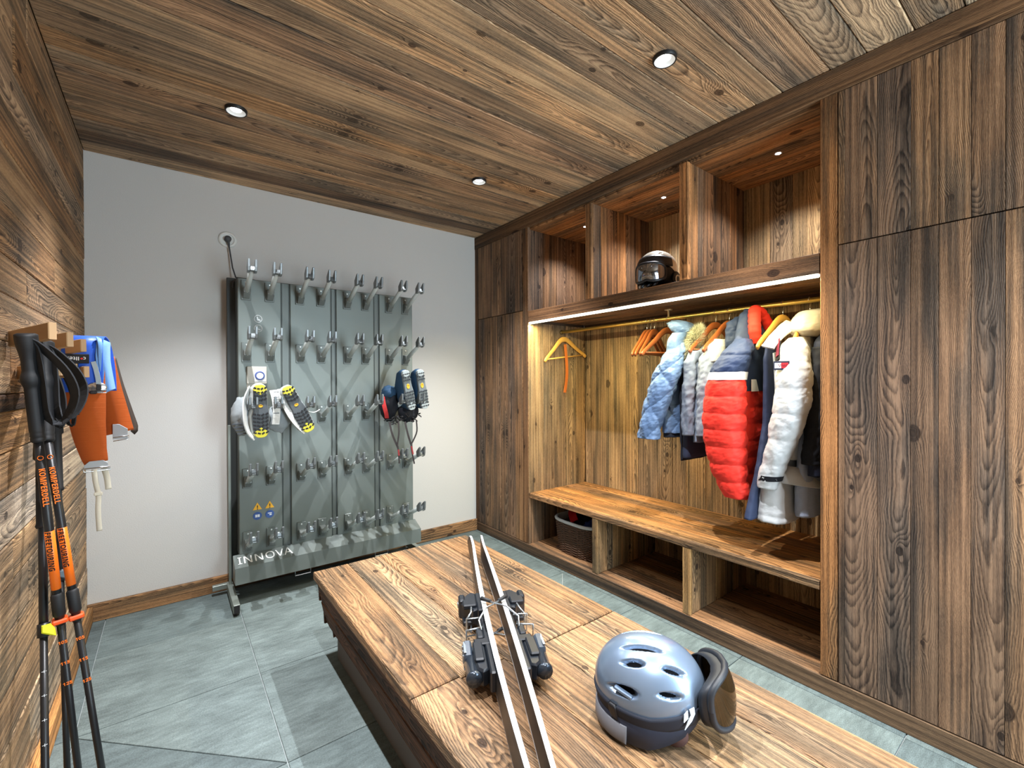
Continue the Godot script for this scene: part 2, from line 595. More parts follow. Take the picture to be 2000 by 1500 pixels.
func tile(parent: Node, pts: Array, tones: Array) -> void:
	var c := Vector2.ZERO
	for p in pts: c += p
	c /= pts.size()
	var top := PackedVector3Array()
	var low := PackedVector3Array()
	var off := Vector2(rng.randf(), rng.randf())
	var poly := PackedVector2Array()
	for p in pts: poly.append(p)
	var shrunk := Geometry2D.offset_polygon(poly, -0.0018, Geometry2D.JOIN_MITER)[0]
	var inner := Geometry2D.offset_polygon(poly, -0.003, Geometry2D.JOIN_MITER)[0]
	var b := MB.new()
	var P := func(p: Vector2, y: float): return Vector3(p.x, y, p.y)
	var U := func(p: Vector2): return p / 1.2 + off
	var n := shrunk.size()
	var cw := Geometry2D.is_polygon_clockwise(shrunk)
	var fanc := Vector2.ZERO
	for p in inner: fanc += p
	fanc /= n
	for i in n:
		var k := (i + 1) % n
		var a0 := shrunk[i]
		var a1 := shrunk[k]
		var i0 := inner[i]
		var i1 := inner[k]
		if not cw:
			var t := a0; a0 = a1; a1 = t
			t = i0; i0 = i1; i1 = t
		b.quad(P.call(a0, -0.012), P.call(a1, -0.012), P.call(a1, -0.0012), P.call(a0, -0.0012), U.call(a0), U.call(a1), U.call(a1), U.call(a0))
		b.quad(P.call(a0, -0.0012), P.call(a1, -0.0012), P.call(i1, 0), P.call(i0, 0), U.call(a0), U.call(a1), U.call(i1), U.call(i0))
		b.tri(P.call(i0, 0), P.call(i1, 0), P.call(fanc, 0), U.call(i0), U.call(i1), U.call(fanc))
	put(parent, "tile", b, tones[rng.randi_range(0, tones.size() - 1)])

var stone_tex: ImageTexture
var stone_nrm: ImageTexture
func make_stone() -> void:
	var N := 1024
	var a := FastNoiseLite.new()
	a.seed = 3
	a.frequency = 0.05
	a.fractal_octaves = 5
	var im := a.get_seamless_image(256, N)
	im.resize(N, N, Image.INTERPOLATE_CUBIC)
	im.convert(Image.FORMAT_L8)
	var f := FastNoiseLite.new()
	f.seed = 8
	f.frequency = 0.3
	f.fractal_octaves = 3
	var im2 := f.get_seamless_image(N / 2, N)
	im2.resize(N, N, Image.INTERPOLATE_CUBIC)
	im2.convert(Image.FORMAT_L8)
	var g := FastNoiseLite.new()
	g.seed = 21
	g.frequency = 0.008
	g.fractal_octaves = 3
	var im3 := g.get_seamless_image(N / 2, N)
	im3.resize(N, N, Image.INTERPOLATE_CUBIC)
	im3.convert(Image.FORMAT_L8)
	var d1 := im.get_data()
	var d2 := im2.get_data()
	var d3 := im3.get_data()
	var rgb := PackedByteArray()
	rgb.resize(N * N * 3)
	for i in N * N:
		var v := 150.0 + (d1[i] - 128) * 0.14 + (d2[i] - 128) * 0.20 + (d3[i] - 128) * 0.12
		rgb[i * 3] = int(clampf(v, 0, 255))
		rgb[i * 3 + 1] = int(clampf(v * 1.01, 0, 255))
		rgb[i * 3 + 2] = int(clampf(v * 1.0, 0, 255))
	stone_tex = ImageTexture.create_from_image(Image.create_from_data(N, N, false, Image.FORMAT_RGB8, rgb))
	im2.convert(Image.FORMAT_RGBA8)
	im2.bump_map_to_normal_map(1.5)
	stone_nrm = ImageTexture.create_from_image(im2)

# ------------------------------------------------------------------ lamps
func spot(at: Vector3, energy: float, angle: float, size := 0.013) -> SpotLight3D:
	var l := SpotLight3D.new()
	l.name = "light"
	l.light_color = SPOT_COL
	l.light_energy = energy
	l.spot_range = 8.0
	l.spot_attenuation = 2.0
	l.spot_angle = angle
	l.spot_angle_attenuation = 0.75
	l.light_size = size
	l.shadow_enabled = true
	l.position = at
	l.rotation.x = -PI / 2
	return l

func glow(c: Color, e: float) -> StandardMaterial3D:
	var m := StandardMaterial3D.new()
	m.albedo_color = c
	m.emission_enabled = true
	m.emission = c
	m.emission_energy_multiplier = e
	return m

func lamps() -> void:
	# recessed spots: a black collar, a white bowl, a small bright lens
	var proto := Node3D.new()
	var b := MB.new(true)
	b.lathe([Vector2(0.0385, -0.004), Vector2(0.039, -0.0135), Vector2(0.0435, -0.0135), Vector2(0.045, -0.0115), Vector2(0.046, 0.0)], 32, Transform3D(), false)
	put(proto, "collar", b, mat(srgb(20, 20, 22), 0.5))
	b = MB.new(true)
	b.lathe([Vector2(0.039, -0.0125), Vector2(0.036, -0.009), Vector2(0.031, -0.005), Vector2(0.023, -0.002)], 32, Transform3D(), false)
	put(proto, "reflector", b, mat(srgb(225, 228, 230), 0.35))
	b = MB.new(true)
	b.lathe([Vector2(0.0235, -0.001), Vector2(0.02, -0.0035), Vector2(0.008, -0.005)], 24, Transform3D(), true)
	put(proto, "lens", b, glow(Color(1, 0.99, 0.96), 9.0))
	proto.name = "downlight"
	var spots := [[0.255, -2.42, "recessed ceiling spot nearest the left wall, above the dryer's left end"], [1.55, -2.36, "recessed ceiling spot above the gap between dryer and wardrobe"], [1.545, -1.034, "largest looking recessed ceiling spot, nearest the wardrobe beam"],
		[0.255, -1.03, "recessed ceiling spot beside the left wall, above the poles"], [0.255, 0.30, "recessed ceiling spot by the left wall behind the viewer"], [1.545, 0.30, "recessed ceiling spot by the wardrobe behind the viewer"]]
	for i in spots.size():
		var s: Array = spots[i]
		var o := proto.duplicate() as Node3D
		o.name = numbered("downlight")
		add_child(o)
		o.position = Vector3(s[0], HC - 0.001, s[1])
		tag(o, s[2], "ceiling spot", "recessed spots in the board ceiling")
		o.add_child(spot(Vector3(0, -0.009, 0), SPOT, 47.0))
	# added fill light for the room, built as an unseen window behind the viewer
	var wi := Node3D.new()
	wi.name = "window_1"
	add_child(wi)
	structure(wi, "tall window added out of view behind the viewer as a fill light", "window")
	b = MB.new()
	for y in [0.33, 2.47]: b.box(Vector3(1.6, y, ZF - 0.02), Vector3(1.06, 0.06, 0.05), 0.004)
	for x in [1.1, 2.1]: b.box(Vector3(x, 1.4, ZF - 0.02), Vector3(0.06, 2.08, 0.05), 0.004)
	put(wi, "fill_frame", b, mat(srgb(120, 96, 74), 0.6))
	b = MB.new()
	b.box(Vector3(1.6, 1.4, ZF - 0.006), Vector3(0.95, 2.08, 0.008))
	put(wi, "fill_pane", b, glow(FILL_COL, 1.2))
	var fill_light := AreaLight3D.new()
	fill_light.name = "light"
	fill_light.area_size = Vector2(0.93, 2.06)
	fill_light.light_color = FILL_COL
	fill_light.light_energy = FILL
	fill_light.area_range = 10.0
	fill_light.area_attenuation = 2.0
	fill_light.shadow_enabled = true
	fill_light.position = Vector3(1.6, 1.4, ZF - 0.05)
	wi.add_child(fill_light)
	# small pin spots over the shelf compartments
	var pin := Node3D.new()
	b = MB.new(true)
	b.lathe([Vector2(0.013, 0.001), Vector2(0.013, -0.002), Vector2(0.018, -0.002), Vector2(0.019, 0.0)], 24, Transform3D(), false)
	put(pin, "collar", b, mat(srgb(200, 200, 200), 0.3, 0.8))
	b = MB.new(true)
	b.lathe([Vector2(0.013, 0.0), Vector2(0.009, -0.003), Vector2(0.004, -0.004)], 20, Transform3D(), true)
	put(pin, "lens", b, glow(Color(0.96, 0.98, 1.0), 22.0))
	var ps := [[2.44, -0.985, "pin spot in the shelf soffit beside the big right door"], [2.452, -1.65, "pin spot in the middle shelf compartment, above the white helmet"], [2.45, -2.31, "pin spot in the far shelf compartment, mostly hidden by its divider"]]
	for s in ps:
		var o := pin.duplicate() as Node3D
		o.name = numbered("pin_light")
		add_child(o)
		o.position = Vector3(s[0], 2.4395, s[1])
		tag(o, s[2], "pin spot", "pin spots over the shelf")
		o.add_child(spot(Vector3(0, -0.006, 0), 1.0, 62.0, 0.01))
	pin.free()
	proto.free()
	# light strip under the shelf
	var led := thing("led_strip", "glowing white light strip along the underside of the wardrobe shelf", "light strip")
	b = MB.new()
	b.box(Vector3(XR + 0.0245, 1.739, -1.659), Vector3(0.005, 0.012, 1.894), 0.001)
	put(led, "channel", b, mat(srgb(200, 200, 196), 0.4, 0.6))
	b = MB.new()
	b.box(Vector3(XR + 0.012, 1.7365, -1.659), Vector3(0.018, 0.015, 1.892), 0.003)
	put(led, "diffuser", b, glow(Color(1.0, 0.98, 0.88), 4.0))
	var al := AreaLight3D.new()
	al.name = "light"
	al.area_size = Vector2(1.88, 0.014)
	al.light_color = Color(1.0, 0.93, 0.70)
	al.light_energy = 2.6
	al.area_range = 6.0
	al.area_attenuation = 2.0
	al.shadow_enabled = true
	al.transform = Transform3D(Basis(Vector3(0, 0, 1), Vector3(1, 0, 0), Vector3(0, 1, 0)), Vector3(XR + 0.012, 1.7275, -1.659))
	led.add_child(al)

# ------------------------------------------------------------------ wardrobe wall
const UP := Vector3(0, 1, 0)
const ZP := Vector3(0, 0, 1)
const XP := Vector3(1, 0, 0)
func slab(parent: Node, called: String, c: Vector3, s: Vector3, tint := Color(0.35, 0.27, 0.2)) -> MeshInstance3D:
	var b := MB.new()
	b.box(c, s)
	return put(parent, called, b, mat(tint, 0.85))

func post(parent: Node, z0: float, z1: float, y0: float, y1: float, tint: Color, lane := -1) -> void:
	mi(parent, "stile", board(y1 - y0, z1 - z0 - 0.001, 0.05, 0.002, lane), wood(tint), Transform3D(Basis(UP, -XP, ZP), Vector3(XR, (y0 + y1) / 2, (z0 + z1) / 2)))

func door(parent: Node, z0: float, z1: float, y0: float, y1: float, bounds: Array, tints: Array) -> void:
	var d := slab(parent, "door", Vector3(XR + 0.029, (y0 + y1) / 2, (z0 + z1) / 2), Vector3(0.02, y1 - y0, z1 - z0 - 0.002), Color(0.2, 0.15, 0.11))
	boards(d, "plank", Vector3(XR, y0, z0), UP, ZP, y1 - y0, bounds, tints, 0.019, 0.0012, [], 0.0006, {}, 0.0008)

func wardrobe() -> void:
	# far tall cabinet, flush with the plaster wall
	var t := thing("tall_cabinet", "tall timber cabinet with two flush doors between plaster wall and coat niche", "cabinet")
	slab(t, "carcass", Vector3((XR + XB) / 2 + 0.03, 1.27, (ZB - 2.63) / 2), Vector3(XB - XR - 0.05, 2.36, -2.63 - ZB - 0.01), Color(0.16, 0.12, 0.09))
	post(t, ZB, -3.29, 0.078, 2.458, srgb(126, 106, 92))
	post(t, -2.672, -2.61, 0.078, 2.458, srgb(164, 140, 118), 3)
	door(t, -3.288, -2.675, 0.078, 1.836, [0.0, 0.1, 0.215, 0.33, 0.42, 0.52, 0.613], CAB_T)
	door(t, -3.288, -2.675, 1.84, 2.456, [0.0, 0.1, 0.215, 0.33, 0.42, 0.52, 0.613], CAB_T)
	# near tall cabinet
	t = thing("tall_cabinet", "largest timber cabinet with flush doors nearest the viewer, right of the coats", "cabinet")
	slab(t, "carcass", Vector3((XR + XB) / 2 + 0.03, 1.27, 0.04), Vector3(XB - XR - 0.05, 2.36, 1.34), Color(0.16, 0.12, 0.09))
	post(t, -0.706, -0.645, 0.078, 2.458, srgb(196, 160, 124), 3)
	var bd := [0.0, 0.021, 0.125, 0.222, 0.297, 0.377, 0.455, 0.55, 0.64]
	door(t, -0.642, -0.002, 0.078, 1.842, bd, CAB_T)
	door(t, -0.642, -0.002, 1.846, 2.456, bd, CAB_T)
	door(t, 0.002, 0.64, 0.078, 1.842, bd, CAB_T)
	door(t, 0.002, 0.64, 1.846, 2.456, bd, CAB_T)
	post(t, 0.643, 0.71, 0.078, 2.458, srgb(150, 130, 112))
	# coat niche: one built-in unit
	t = thing("coat_niche", "open timber coat niche with upper shelf compartments and cubbies under the seat", "wardrobe")
	var z0 := -2.61
	var z1 := -0.708
	var back := slab(t, "back_panel", Vector3(XB + 0.028, 1.27, (z0 + z1) / 2), Vector3(0.02, 2.4, z1 - z0 + 0.04))
	boards(back, "plank", Vector3(XB, 0.45, z0), UP, ZP, 1.295, [0.0, 0.055, 0.225, 0.42, 0.53, 0.70, 0.815, 0.92, 1.06, 1.21, 1.33, 1.47, 1.61, 1.76, 1.902], NICHE_T, 0.018, 0.0015, [], 0.001, {}, 0.003, 0.72, 1.0, -1.0, true)
	boards(back, "plank", Vector3(XB, 1.80, z0), UP, ZP, 0.66, [0.0, 0.15, 0.29, 0.41, 0.56, 0.66, 0.81, 0.95, 1.09, 1.21, 1.33, 1.45, 1.57, 1.75, 1.902], NICHE_T, 0.018, 0.0015, [], 0.001, {}, 0.003, 0.72, 1.0, -1.0, true)
	boards(back, "plank", Vector3(XB, 0.06, z0), UP, ZP, 0.38, steps(0.0, 1.902, 0.11, 0.2), NICHE_T, 0.018, 0.0015, [], 0.001, {}, 0.003, 0.72, 1.0, -1.0, true)
	var sp := slab(t, "side_panel", Vector3((XR + XB) / 2 + 0.02, 1.27, z0 - 0.0215), Vector3(XB - XR - 0.06, 2.4, 0.004))
	var sw := [0.0, 0.155, 0.295, 0.395, 0.507, 0.615]
	boards(sp, "plank", Vector3(XR, 0.45, z0), UP, XP, 1.295, sw, NICHE_T, 0.018, 0.0012, [], 0.0006, {}, 0.003, 0.72, 1.0, -1.0, true)
	boards(sp, "plank", Vector3(XR, 1.80, z0), UP, XP, 0.66, sw, CAB_T, 0.018, 0.0012, [], 0.0006)
	boards(sp, "plank", Vector3(XR, 0.06, z0), UP, XP, 0.38, sw, CAB_T, 0.018, 0.0012, [], 0.0006)
	sp = slab(t, "side_panel", Vector3((XR + XB) / 2 + 0.03, 1.27, z1 + 0.0215), Vector3(XB - XR - 0.06, 2.4, 0.004))
	boards(sp, "plank", Vector3(XB, 0.06, z1), UP, -XP, 2.4, [0.0, 0.11, 0.22, 0.32, 0.46, 0.563], NICHE_T, 0.018, 0.0012, [], 0.0006, {}, 0.003, 0.72, 1.0, -1.0, true)
	# shelf: fascia, top and soffit boards
	var sh := slab(t, "shelf", Vector3((XR + XB) / 2 + 0.02, 1.787, (z0 + z1) / 2), Vector3(XB - XR - 0.05, 0.04, z1 - z0 - 0.002))
	mi(sh, "fascia", board(1.9, 0.082, 0.03, 0.002, 3), wood(srgb(160, 136, 116)), Transform3D(Basis(-ZP, -XP, UP), Vector3(XR + 0.001, 1.786, (z0 + z1) / 2)))
	boards(sh, "plank", Vector3(XR + 0.031, 1.762, z0 + 0.002), ZP, XP, 1.898, [0.0, 0.13, 0.27, 0.41, 0.58], CAB_T, 0.016, 0.001, [], 0.0006)
	boards(sh, "plank", Vector3(XB - 0.002, 1.827, z0 + 0.002), ZP, -XP, 1.898, [0.0, 0.15, 0.3, 0.44, 0.58], CAB_T, 0.016, 0.001, [], 0.0006)
	# top of the compartments
	var tp := slab(t, "top_panel", Vector3((XR + XB) / 2, 2.47, (z0 + z1) / 2), Vector3(XB - XR - 0.04, 0.02, z1 - z0))
	var warm := [srgb(222, 184, 142), srgb(206, 166, 126), srgb(190, 158, 124)]
	boards(tp, "plank", Vector3(XR + 0.022, 2.44, z0), ZP, XP, 1.9, [0.0, 0.06, 0.15, 0.21, 0.3, 0.37, 0.46, 0.53, 0.593], warm, 0.018, 0.001, [], 0.0006)
	for zz in [-2.001, -1.328]:
		upright(t, zz, 1.828, 2.44, 0.048, [srgb(214, 172, 128), srgb(190, 156, 124), srgb(160, 140, 122)])
	for zz in [-1.953, -1.316]:
		upright(t, zz, 0.078, 0.424, 0.044, NICHE_T)
	# cubby floor: a light front rail, dark boards behind
	var fl := slab(t, "cubby_floor", Vector3((XR + XB) / 2 + 0.02, 0.05, (z0 + z1) / 2), Vector3(XB - XR - 0.05, 0.016, z1 - z0))
	boards(fl, "plank", Vector3(XB, 0.0775, z0), ZP, -XP, 1.9, [0.0, 0.14, 0.28, 0.40, 0.50, 0.612], [srgb(206, 176, 140), srgb(196, 166, 134)], 0.018, 0.001, [], 0.0006)
	# the seat board lies across the cubbies
	var se := thing("seat_board", "continuous brown timber seat board across the cubbies below the coats", "seat")
	slab(se, "core", Vector3((XR + XB) / 2 + 0.01, 0.438, (z0 + z1) / 2), Vector3(XB - XR - 0.05, 0.012, z1 - z0 - 0.004))
	boards(se, "plank", Vector3(XB - 0.001, 0.462, z0 + 0.001), ZP, -XP, 1.9, [0.0, 0.13, 0.25, 0.36, 0.48, 0.588], [srgb(232, 184, 122), srgb(220, 176, 122), srgb(206, 168, 124)], 0.017, 0.0012, [], 0.0006, {}, 0.002, 0.5)
	mi(se, "edge_board", board(1.9, 0.036, 0.024, 0.003, 5), wood(srgb(186, 158, 126), 0.72, 1.5), Transform3D(Basis(-ZP, -XP, UP), Vector3(XR + 0.0015, 0.4435, (z0 + z1) / 2)))
	# hanging rail
	var ra := thing("clothes_rail", "brass coloured clothes rail with a ceiling bracket inside the niche", "clothes rail")
	var b := MB.new(true)
	b.tube([Vector3(2.488, 1.689, z0 + 0.003), Vector3(2.488, 1.689, z1 - 0.003)], 0.0125, 20)
	put(ra, "rail", b, mat(srgb(214, 186, 108), 0.28, 0.9))
	b = MB.new(true)
	b.lathe([Vector2(0.024, 1.746), Vector2(0.024, 1.741), Vector2(0.006, 1.737), Vector2(0.006, 1.69)], 20, Transform3D(Basis(), Vector3(2.488, 0, -1.642)))
	put(ra, "bracket", b, mat(srgb(206, 196, 160), 0.35, 0.8))
	b = MB.new(true)
	b.lathe([Vector2(0.017, 0.0), Vector2(0.017, 0.014), Vector2(0.013, 0.014)], 20, Transform3D(Basis(XP, ZP, -UP), Vector3(2.488, 1.689, z0 + 0.001)))
	put(ra, "socket", b, mat(srgb(120, 104, 70), 0.35, 0.8))

func upright(t: Node, z: float, y0: float, y1: float, w: float, tints: Array) -> void:
	var d := slab(t, "divider", Vector3((XR + XB) / 2 + 0.01, (y0 + y1) / 2, z), Vector3(XB - XR - 0.05, y1 - y0 - 0.002, w - 0.034))
	mi(d, "edge_board", board(y1 - y0, w, 0.022, 0.0015), wood(tints[0]), Transform3D(Basis(UP, -XP, ZP), Vector3(XR + 0.003, (y0 + y1) / 2, z)))
	var ws := [0.0, 0.075, 0.13, 0.235, 0.33, 0.42, 0.50, 0.588]
	boards(d, "plank", Vector3(XR + 0.026, y0, z + w / 2), UP, XP, y1 - y0, ws, tints, 0.016, 0.001, [], 0.0005)
	boards(d, "plank", Vector3(XB - 0.001, y0, z - w / 2), UP, -XP, y1 - y0, ws, tints, 0.016, 0.001, [], 0.0005)

# ------------------------------------------------------------------ island bench
func bench() -> void:
	var t := thing("island_bench", "long low timber bench with tapered panelled sides in the middle of the room", "bench")
	var x0 := 0.538
	var x1 := 1.382
	var z0 := -2.268
	var z1 := 0.32
	var h := 0.40
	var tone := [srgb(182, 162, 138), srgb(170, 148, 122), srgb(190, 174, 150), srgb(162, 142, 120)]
	# top: five boards along the bench; all but the middle ones butt-jointed in one line
	boards(t, "plank", Vector3(x1, h, z0), ZP, -XP, z1 - z0, [0.0, 0.172, 0.366, 0.52, 0.68, 0.844], tone, 0.034, 0.0016, [0, 5, 2, 1, 6, 4, 0], 0.0012, {0: [1.107], 1: [1.103], 3: [1.089], 4: [1.08]}, 0.004, 0.55, 1.6, 0.006)
	var b := MB.new()
	b.box(Vector3((x0 + x1) / 2, h - 0.045, (z0 + z1) / 2), Vector3(x1 - x0 - 0.03, 0.02, z1 - z0 - 0.03))
	put(t, "core", b, mat(srgb(70, 52, 38), 0.9))
	# skirt: shaped side boards leaning inwards to a recessed foot
	var prof := [Vector2(0.012, 0.366), Vector2(0.024, 0.27), Vector2(0.046, 0.165), Vector2(0.086, 0.10)]
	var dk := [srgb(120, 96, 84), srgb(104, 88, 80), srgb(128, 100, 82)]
	for side in 4:
		for i in 3:
			var p0: Vector2 = prof[i]
			var p1: Vector2 = prof[i + 1]
			var along := z1 - z0 if side < 2 else x1 - x0
			var L := along - p0.x - p1.x
			var w := p0.distance_to(p1)
			var mid := (p0 + p1) / 2
			var dn := (p1 - p0).normalized()       # inward, downward
			var nrm := Vector2(dn.y, -dn.x)        # outward when mirrored below
			if nrm.x > 0: nrm = -nrm
			var c: Vector3
			var dl: Vector3
			var n: Vector3
			if side == 0:
				c = Vector3(x0 + mid.x, mid.y, (z0 + z1) / 2); n = Vector3(nrm.x, nrm.y, 0); dl = ZP
			elif side == 1:
				c = Vector3(x1 - mid.x, mid.y, (z0 + z1) / 2); n = Vector3(-nrm.x, nrm.y, 0); dl = ZP
			elif side == 2:
				c = Vector3((x0 + x1) / 2, mid.y, z0 + mid.x); n = Vector3(0, nrm.y, nrm.x); dl = XP
			else:
				c = Vector3((x0 + x1) / 2, mid.y, z1 - mid.x); n = Vector3(0, nrm.y, -nrm.x); dl = XP
			n = n.normalized()
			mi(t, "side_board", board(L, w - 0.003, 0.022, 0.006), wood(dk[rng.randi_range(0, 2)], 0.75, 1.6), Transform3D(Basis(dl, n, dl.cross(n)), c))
	b = MB.new()
	b.box(Vector3((x0 + x1) / 2, 0.05, (z0 + z1) / 2), Vector3(x1 - x0 - 0.172, 0.1, z1 - z0 - 0.172), 0.002)
	b.box(Vector3((x0 + x1) / 2, 0.225, (z0 + z1) / 2), Vector3(x1 - x0 - 0.22, 0.26, z1 - z0 - 0.22), 0.0)
	put(t, "foot", b, mat(srgb(96, 90, 86), 0.8))

# ------------------------------------------------------------------ boot dryer
const DZ := -3.12
const COLS := [0.372, 0.498, 0.671, 0.798, 0.968, 1.092, 1.263, 1.388]
const ROWS := [1.855, 1.483, 1.092, 0.724, 0.345]
func text(parent: Node, called: String, words: String, size: float, m: Material, xf: Transform3D, bold := false, depth := 0.0012, face := "Droid Sans") -> MeshInstance3D:
	var t := TextMesh.new()
	var f := SystemFont.new()
	f.font_names = PackedStringArray([face])
	if bold: f.font_weight = 700
	t.font = f
	t.text = words
	t.font_size = 64
	t.pixel_size = size / 64.0
	t.depth = depth
	return mi(parent, called, t, m, xf)

func dryer() -> void:
	var t := thing("boot_dryer", "tall grey metal boot dryer with rows of forked arms on the plaster wall", "boot dryer")
	var grey := mat(srgb(112, 120, 116), 0.42, 0.25)
	var dim := mat(srgb(72, 78, 76), 0.45, 0.25)
	var b := MB.new()
	b.box(Vector3(0.888, 1.095, -3.185), Vector3(1.121, 1.664, 0.11), 0.004)
	put(t, "body", b, dim)
	b = MB.new()
	b.box(Vector3(0.88, 1.02, -3.255), Vector3(1.19, 1.85, 0.02), 0.003)
	put(t, "back_plate", b, mat(srgb(62, 66, 66), 0.5, 0.3))
	# four front panels with channel strips between
	var ed := [0.3275, 0.563, 0.863, 1.155, 1.4485]
	var ch := [0.0, 0.05, 0.033, 0.038]
	for i in 4:
		var xa: float = ed[i] + (ch[i] if i else 0.0)
		var xb: float = ed[i + 1]
		b = MB.new()
		b.box(Vector3((xa + xb) / 2, 1.095, DZ - 0.008), Vector3(xb - xa - 0.003, 1.66, 0.018), 0.003)
		put(t, "front_panel", b, grey)
		if i:
			b = MB.new()
			b.box(Vector3(ed[i] + ch[i] / 2, 1.095, DZ - 0.016), Vector3(ch[i] - 0.008, 1.66, 0.018), 0.003)
			put(t, "channel", b, mat(srgb(98, 105, 102), 0.42, 0.25))
	# drip tray: sloping lid, fascia
	b = MB.new()
	var pr := PackedVector2Array([Vector2(-3.125, 0.272), Vector2(-3.022, 0.226), Vector2(-3.02, 0.13), Vector2(-3.125, 0.13)])
	b.prism(pr, 1.168, Transform3D(Basis(ZP, UP, -XP), Vector3(0.879, 0, 0)), 0.003)
	put(t, "drip_tray", b, mat(srgb(112, 120, 117), 0.42, 0.25))
	var sl := Vector3(0, 0.046, -0.103).normalized()
	text(t, "lettering", "INNOVA", 0.080, mat(srgb(232, 234, 232), 0.5), Transform3D(Basis(XP, sl, XP.cross(sl)), Vector3(0.459, 0.2505, -3.0705)), false, 0.0012)
	# handles below the tray
	b = MB.new()
	for x in [0.62, 1.13]:
		b.tube([Vector3(x, 0.13, -3.05), Vector3(x, 0.092, -3.05), Vector3(x + 0.09, 0.092, -3.05), Vector3(x + 0.09, 0.13, -3.05)], 0.003, 6)
	put(t, "tray_handle", b, mat(srgb(170, 172, 176), 0.3, 0.9))
	# feet
	var ft := mat(srgb(132, 140, 134), 0.4, 0.3)
	for s in 2:
		var x := 0.291 if s == 0 else 1.475
		b = MB.new()
		b.box(Vector3(x, 0.045, -3.09), Vector3(0.032, 0.046, 0.38), 0.002)
		b.box(Vector3(x - (0.05 if s == 0 else -0.05), 0.05, -3.27), Vector3(0.08, 0.03, 0.03), 0.002)
		var f := put(t, "foot", b, ft)
		b = MB.new()
		b.box(Vector3(x, 0.044, -2.899), Vector3(0.028, 0.042, 0.004))
		put(f, "end_cap", b, mat(srgb(24, 24, 26), 0.6))
		b = MB.new(true)
		b.lathe([Vector2(0.014, 0.001), Vector2(0.014, 0.012), Vector2(0.006, 0.013), Vector2(0.006, 0.026)], 14, Transform3D(Basis(), Vector3(x, 0, -2.93)))
		put(f, "levelling_foot", b, mat(srgb(24, 24, 26), 0.6))
		b = MB.new()
		b.box(Vector3(x + (0.0 if s == 0 else -0.01), 0.55, -3.235), Vector3(0.014, 0.98, 0.03), 0.002)
		put(t, "upright", b, ft)
	# one arm: base plate, wedge bracket, tube, forked head; copied over the grid
	var el := deg_to_rad(25)
	var dir := Vector3(0, sin(el), cos(el))
	var tip := Vector3(0, -0.012, 0.045) + dir * 0.205
	b = MB.new(true)
	b.tube([Vector3(0, -0.012, 0.045), tip], 0.0145, 14)
	var tube := b.done()
	b = MB.new()
	b.box(Vector3(0, 0, 0.004), Vector3(0.052, 0.118, 0.008), 0.002)
	var plate := b.done()
	b = MB.new()
	b.prism(PackedVector2Array([Vector2(0.006, -0.052), Vector2(0.018, -0.05), Vector2(0.058, -0.02), Vector2(0.055, 0.004), Vector2(0.03, 0.012), Vector2(0.006, 0.014)]), 0.036, Transform3D(Basis(ZP, UP, -XP), Vector3.ZERO), 0.003)
	var brk := b.done()
	b = MB.new()
	b.lathe([Vector2(0.006, 0.008), Vector2(0.005, 0.0115), Vector2(0.001, 0.012)], 8, Transform3D(Basis(XP, ZP, -UP), Vector3(0, 0.045, 0)))
	var screw := b.done()
	# fork: two cheeks and a web, opening outwards and up
	b = MB.new()
	var ck := PackedVector2Array([Vector2(-0.006, -0.016), Vector2(0.014, -0.026), Vector2(0.036, -0.024), Vector2(0.05, -0.006), Vector2(0.066, 0.03), Vector2(0.06, 0.036), Vector2(0.03, 0.028), Vector2(0.004, 0.018)])
	for s in [-1, 1]:
		b.prism(ck, 0.012, Transform3D(Basis(ZP, UP, -XP), Vector3(0.0175 * s, 0, 0)), 0.002)
	b.box(Vector3(0, -0.004, 0.02), Vector3(0.03, 0.02, 0.028), 0.002)
	b.box(Vector3(0, -0.02, 0.03), Vector3(0.02, 0.006, 0.018), 0.001)
	var fork := b.done()
	var arm_m := mat(srgb(190, 198, 196), 0.38, 0.2)
	var fork_m := mat(srgb(116, 122, 124), 0.35, 0.45)
	var plate_m := mat(srgb(104, 111, 108), 0.42, 0.3)
	var brk_m := mat(srgb(116, 122, 120), 0.4, 0.3)
	var head := Transform3D(Basis(XP, -0.35), tip)
	for r in ROWS.size():
		for c in COLS.size():
			var a := mi(t, "dryer_arm", tube, arm_m, Transform3D(Basis(), Vector3(COLS[c], ROWS[r], DZ + 0.001)))
			mi(a, "base_plate", plate, plate_m)
			mi(a, "bracket", brk, brk_m)
			mi(a, "screw", screw, mat(srgb(200, 204, 200), 0.3, 0.7))
			mi(a, "fork", fork, fork_m, head)
	# stickers and the timer box
	var z := DZ + 0.0025
	for k in 2:
		var x := 0.424 + 0.067 * k
		b = MB.new()
		b.prism(PackedVector2Array([Vector2(-0.025, -0.02), Vector2(0.025, -0.02), Vector2(0, 0.024)]), 0.002, Transform3D(Basis(), Vector3(x, 0.545, z)), 0.0004)
		var s := put(t, "warning_sticker", b, mat(srgb(240, 180, 40), 0.5))
		text(s, "lettering", "!", 0.034, mat(srgb(30, 30, 26), 0.6), Transform3D(Basis(), Vector3(x, 0.5385, z + 0.0015)), true, 0.0006)
		b = MB.new()
		b.lathe([Vector2(0.024, -0.001), Vector2(0.024, 0.001)], 24, Transform3D(Basis(XP, ZP, -UP), Vector3(x, 0.488, z)))
		s = put(t, "notice_sticker", b, mat(srgb(50, 84, 150), 0.5))
		b = MB.new()
		if k == 0:
			for q in [-1, 1]: b.box(Vector3(x + 0.0065 * q, 0.488, z + 0.0015), Vector3(0.011, 0.016, 0.001))
		else:
			b.box(Vector3(x, 0.494, z + 0.0015), Vector3(0.022, 0.005, 0.001))
			b.box(Vector3(x + 0.004, 0.484, z + 0.0015), Vector3(0.012, 0.008, 0.001))
		put(s, "pictogram", b, mat(srgb(226, 232, 240), 0.5))
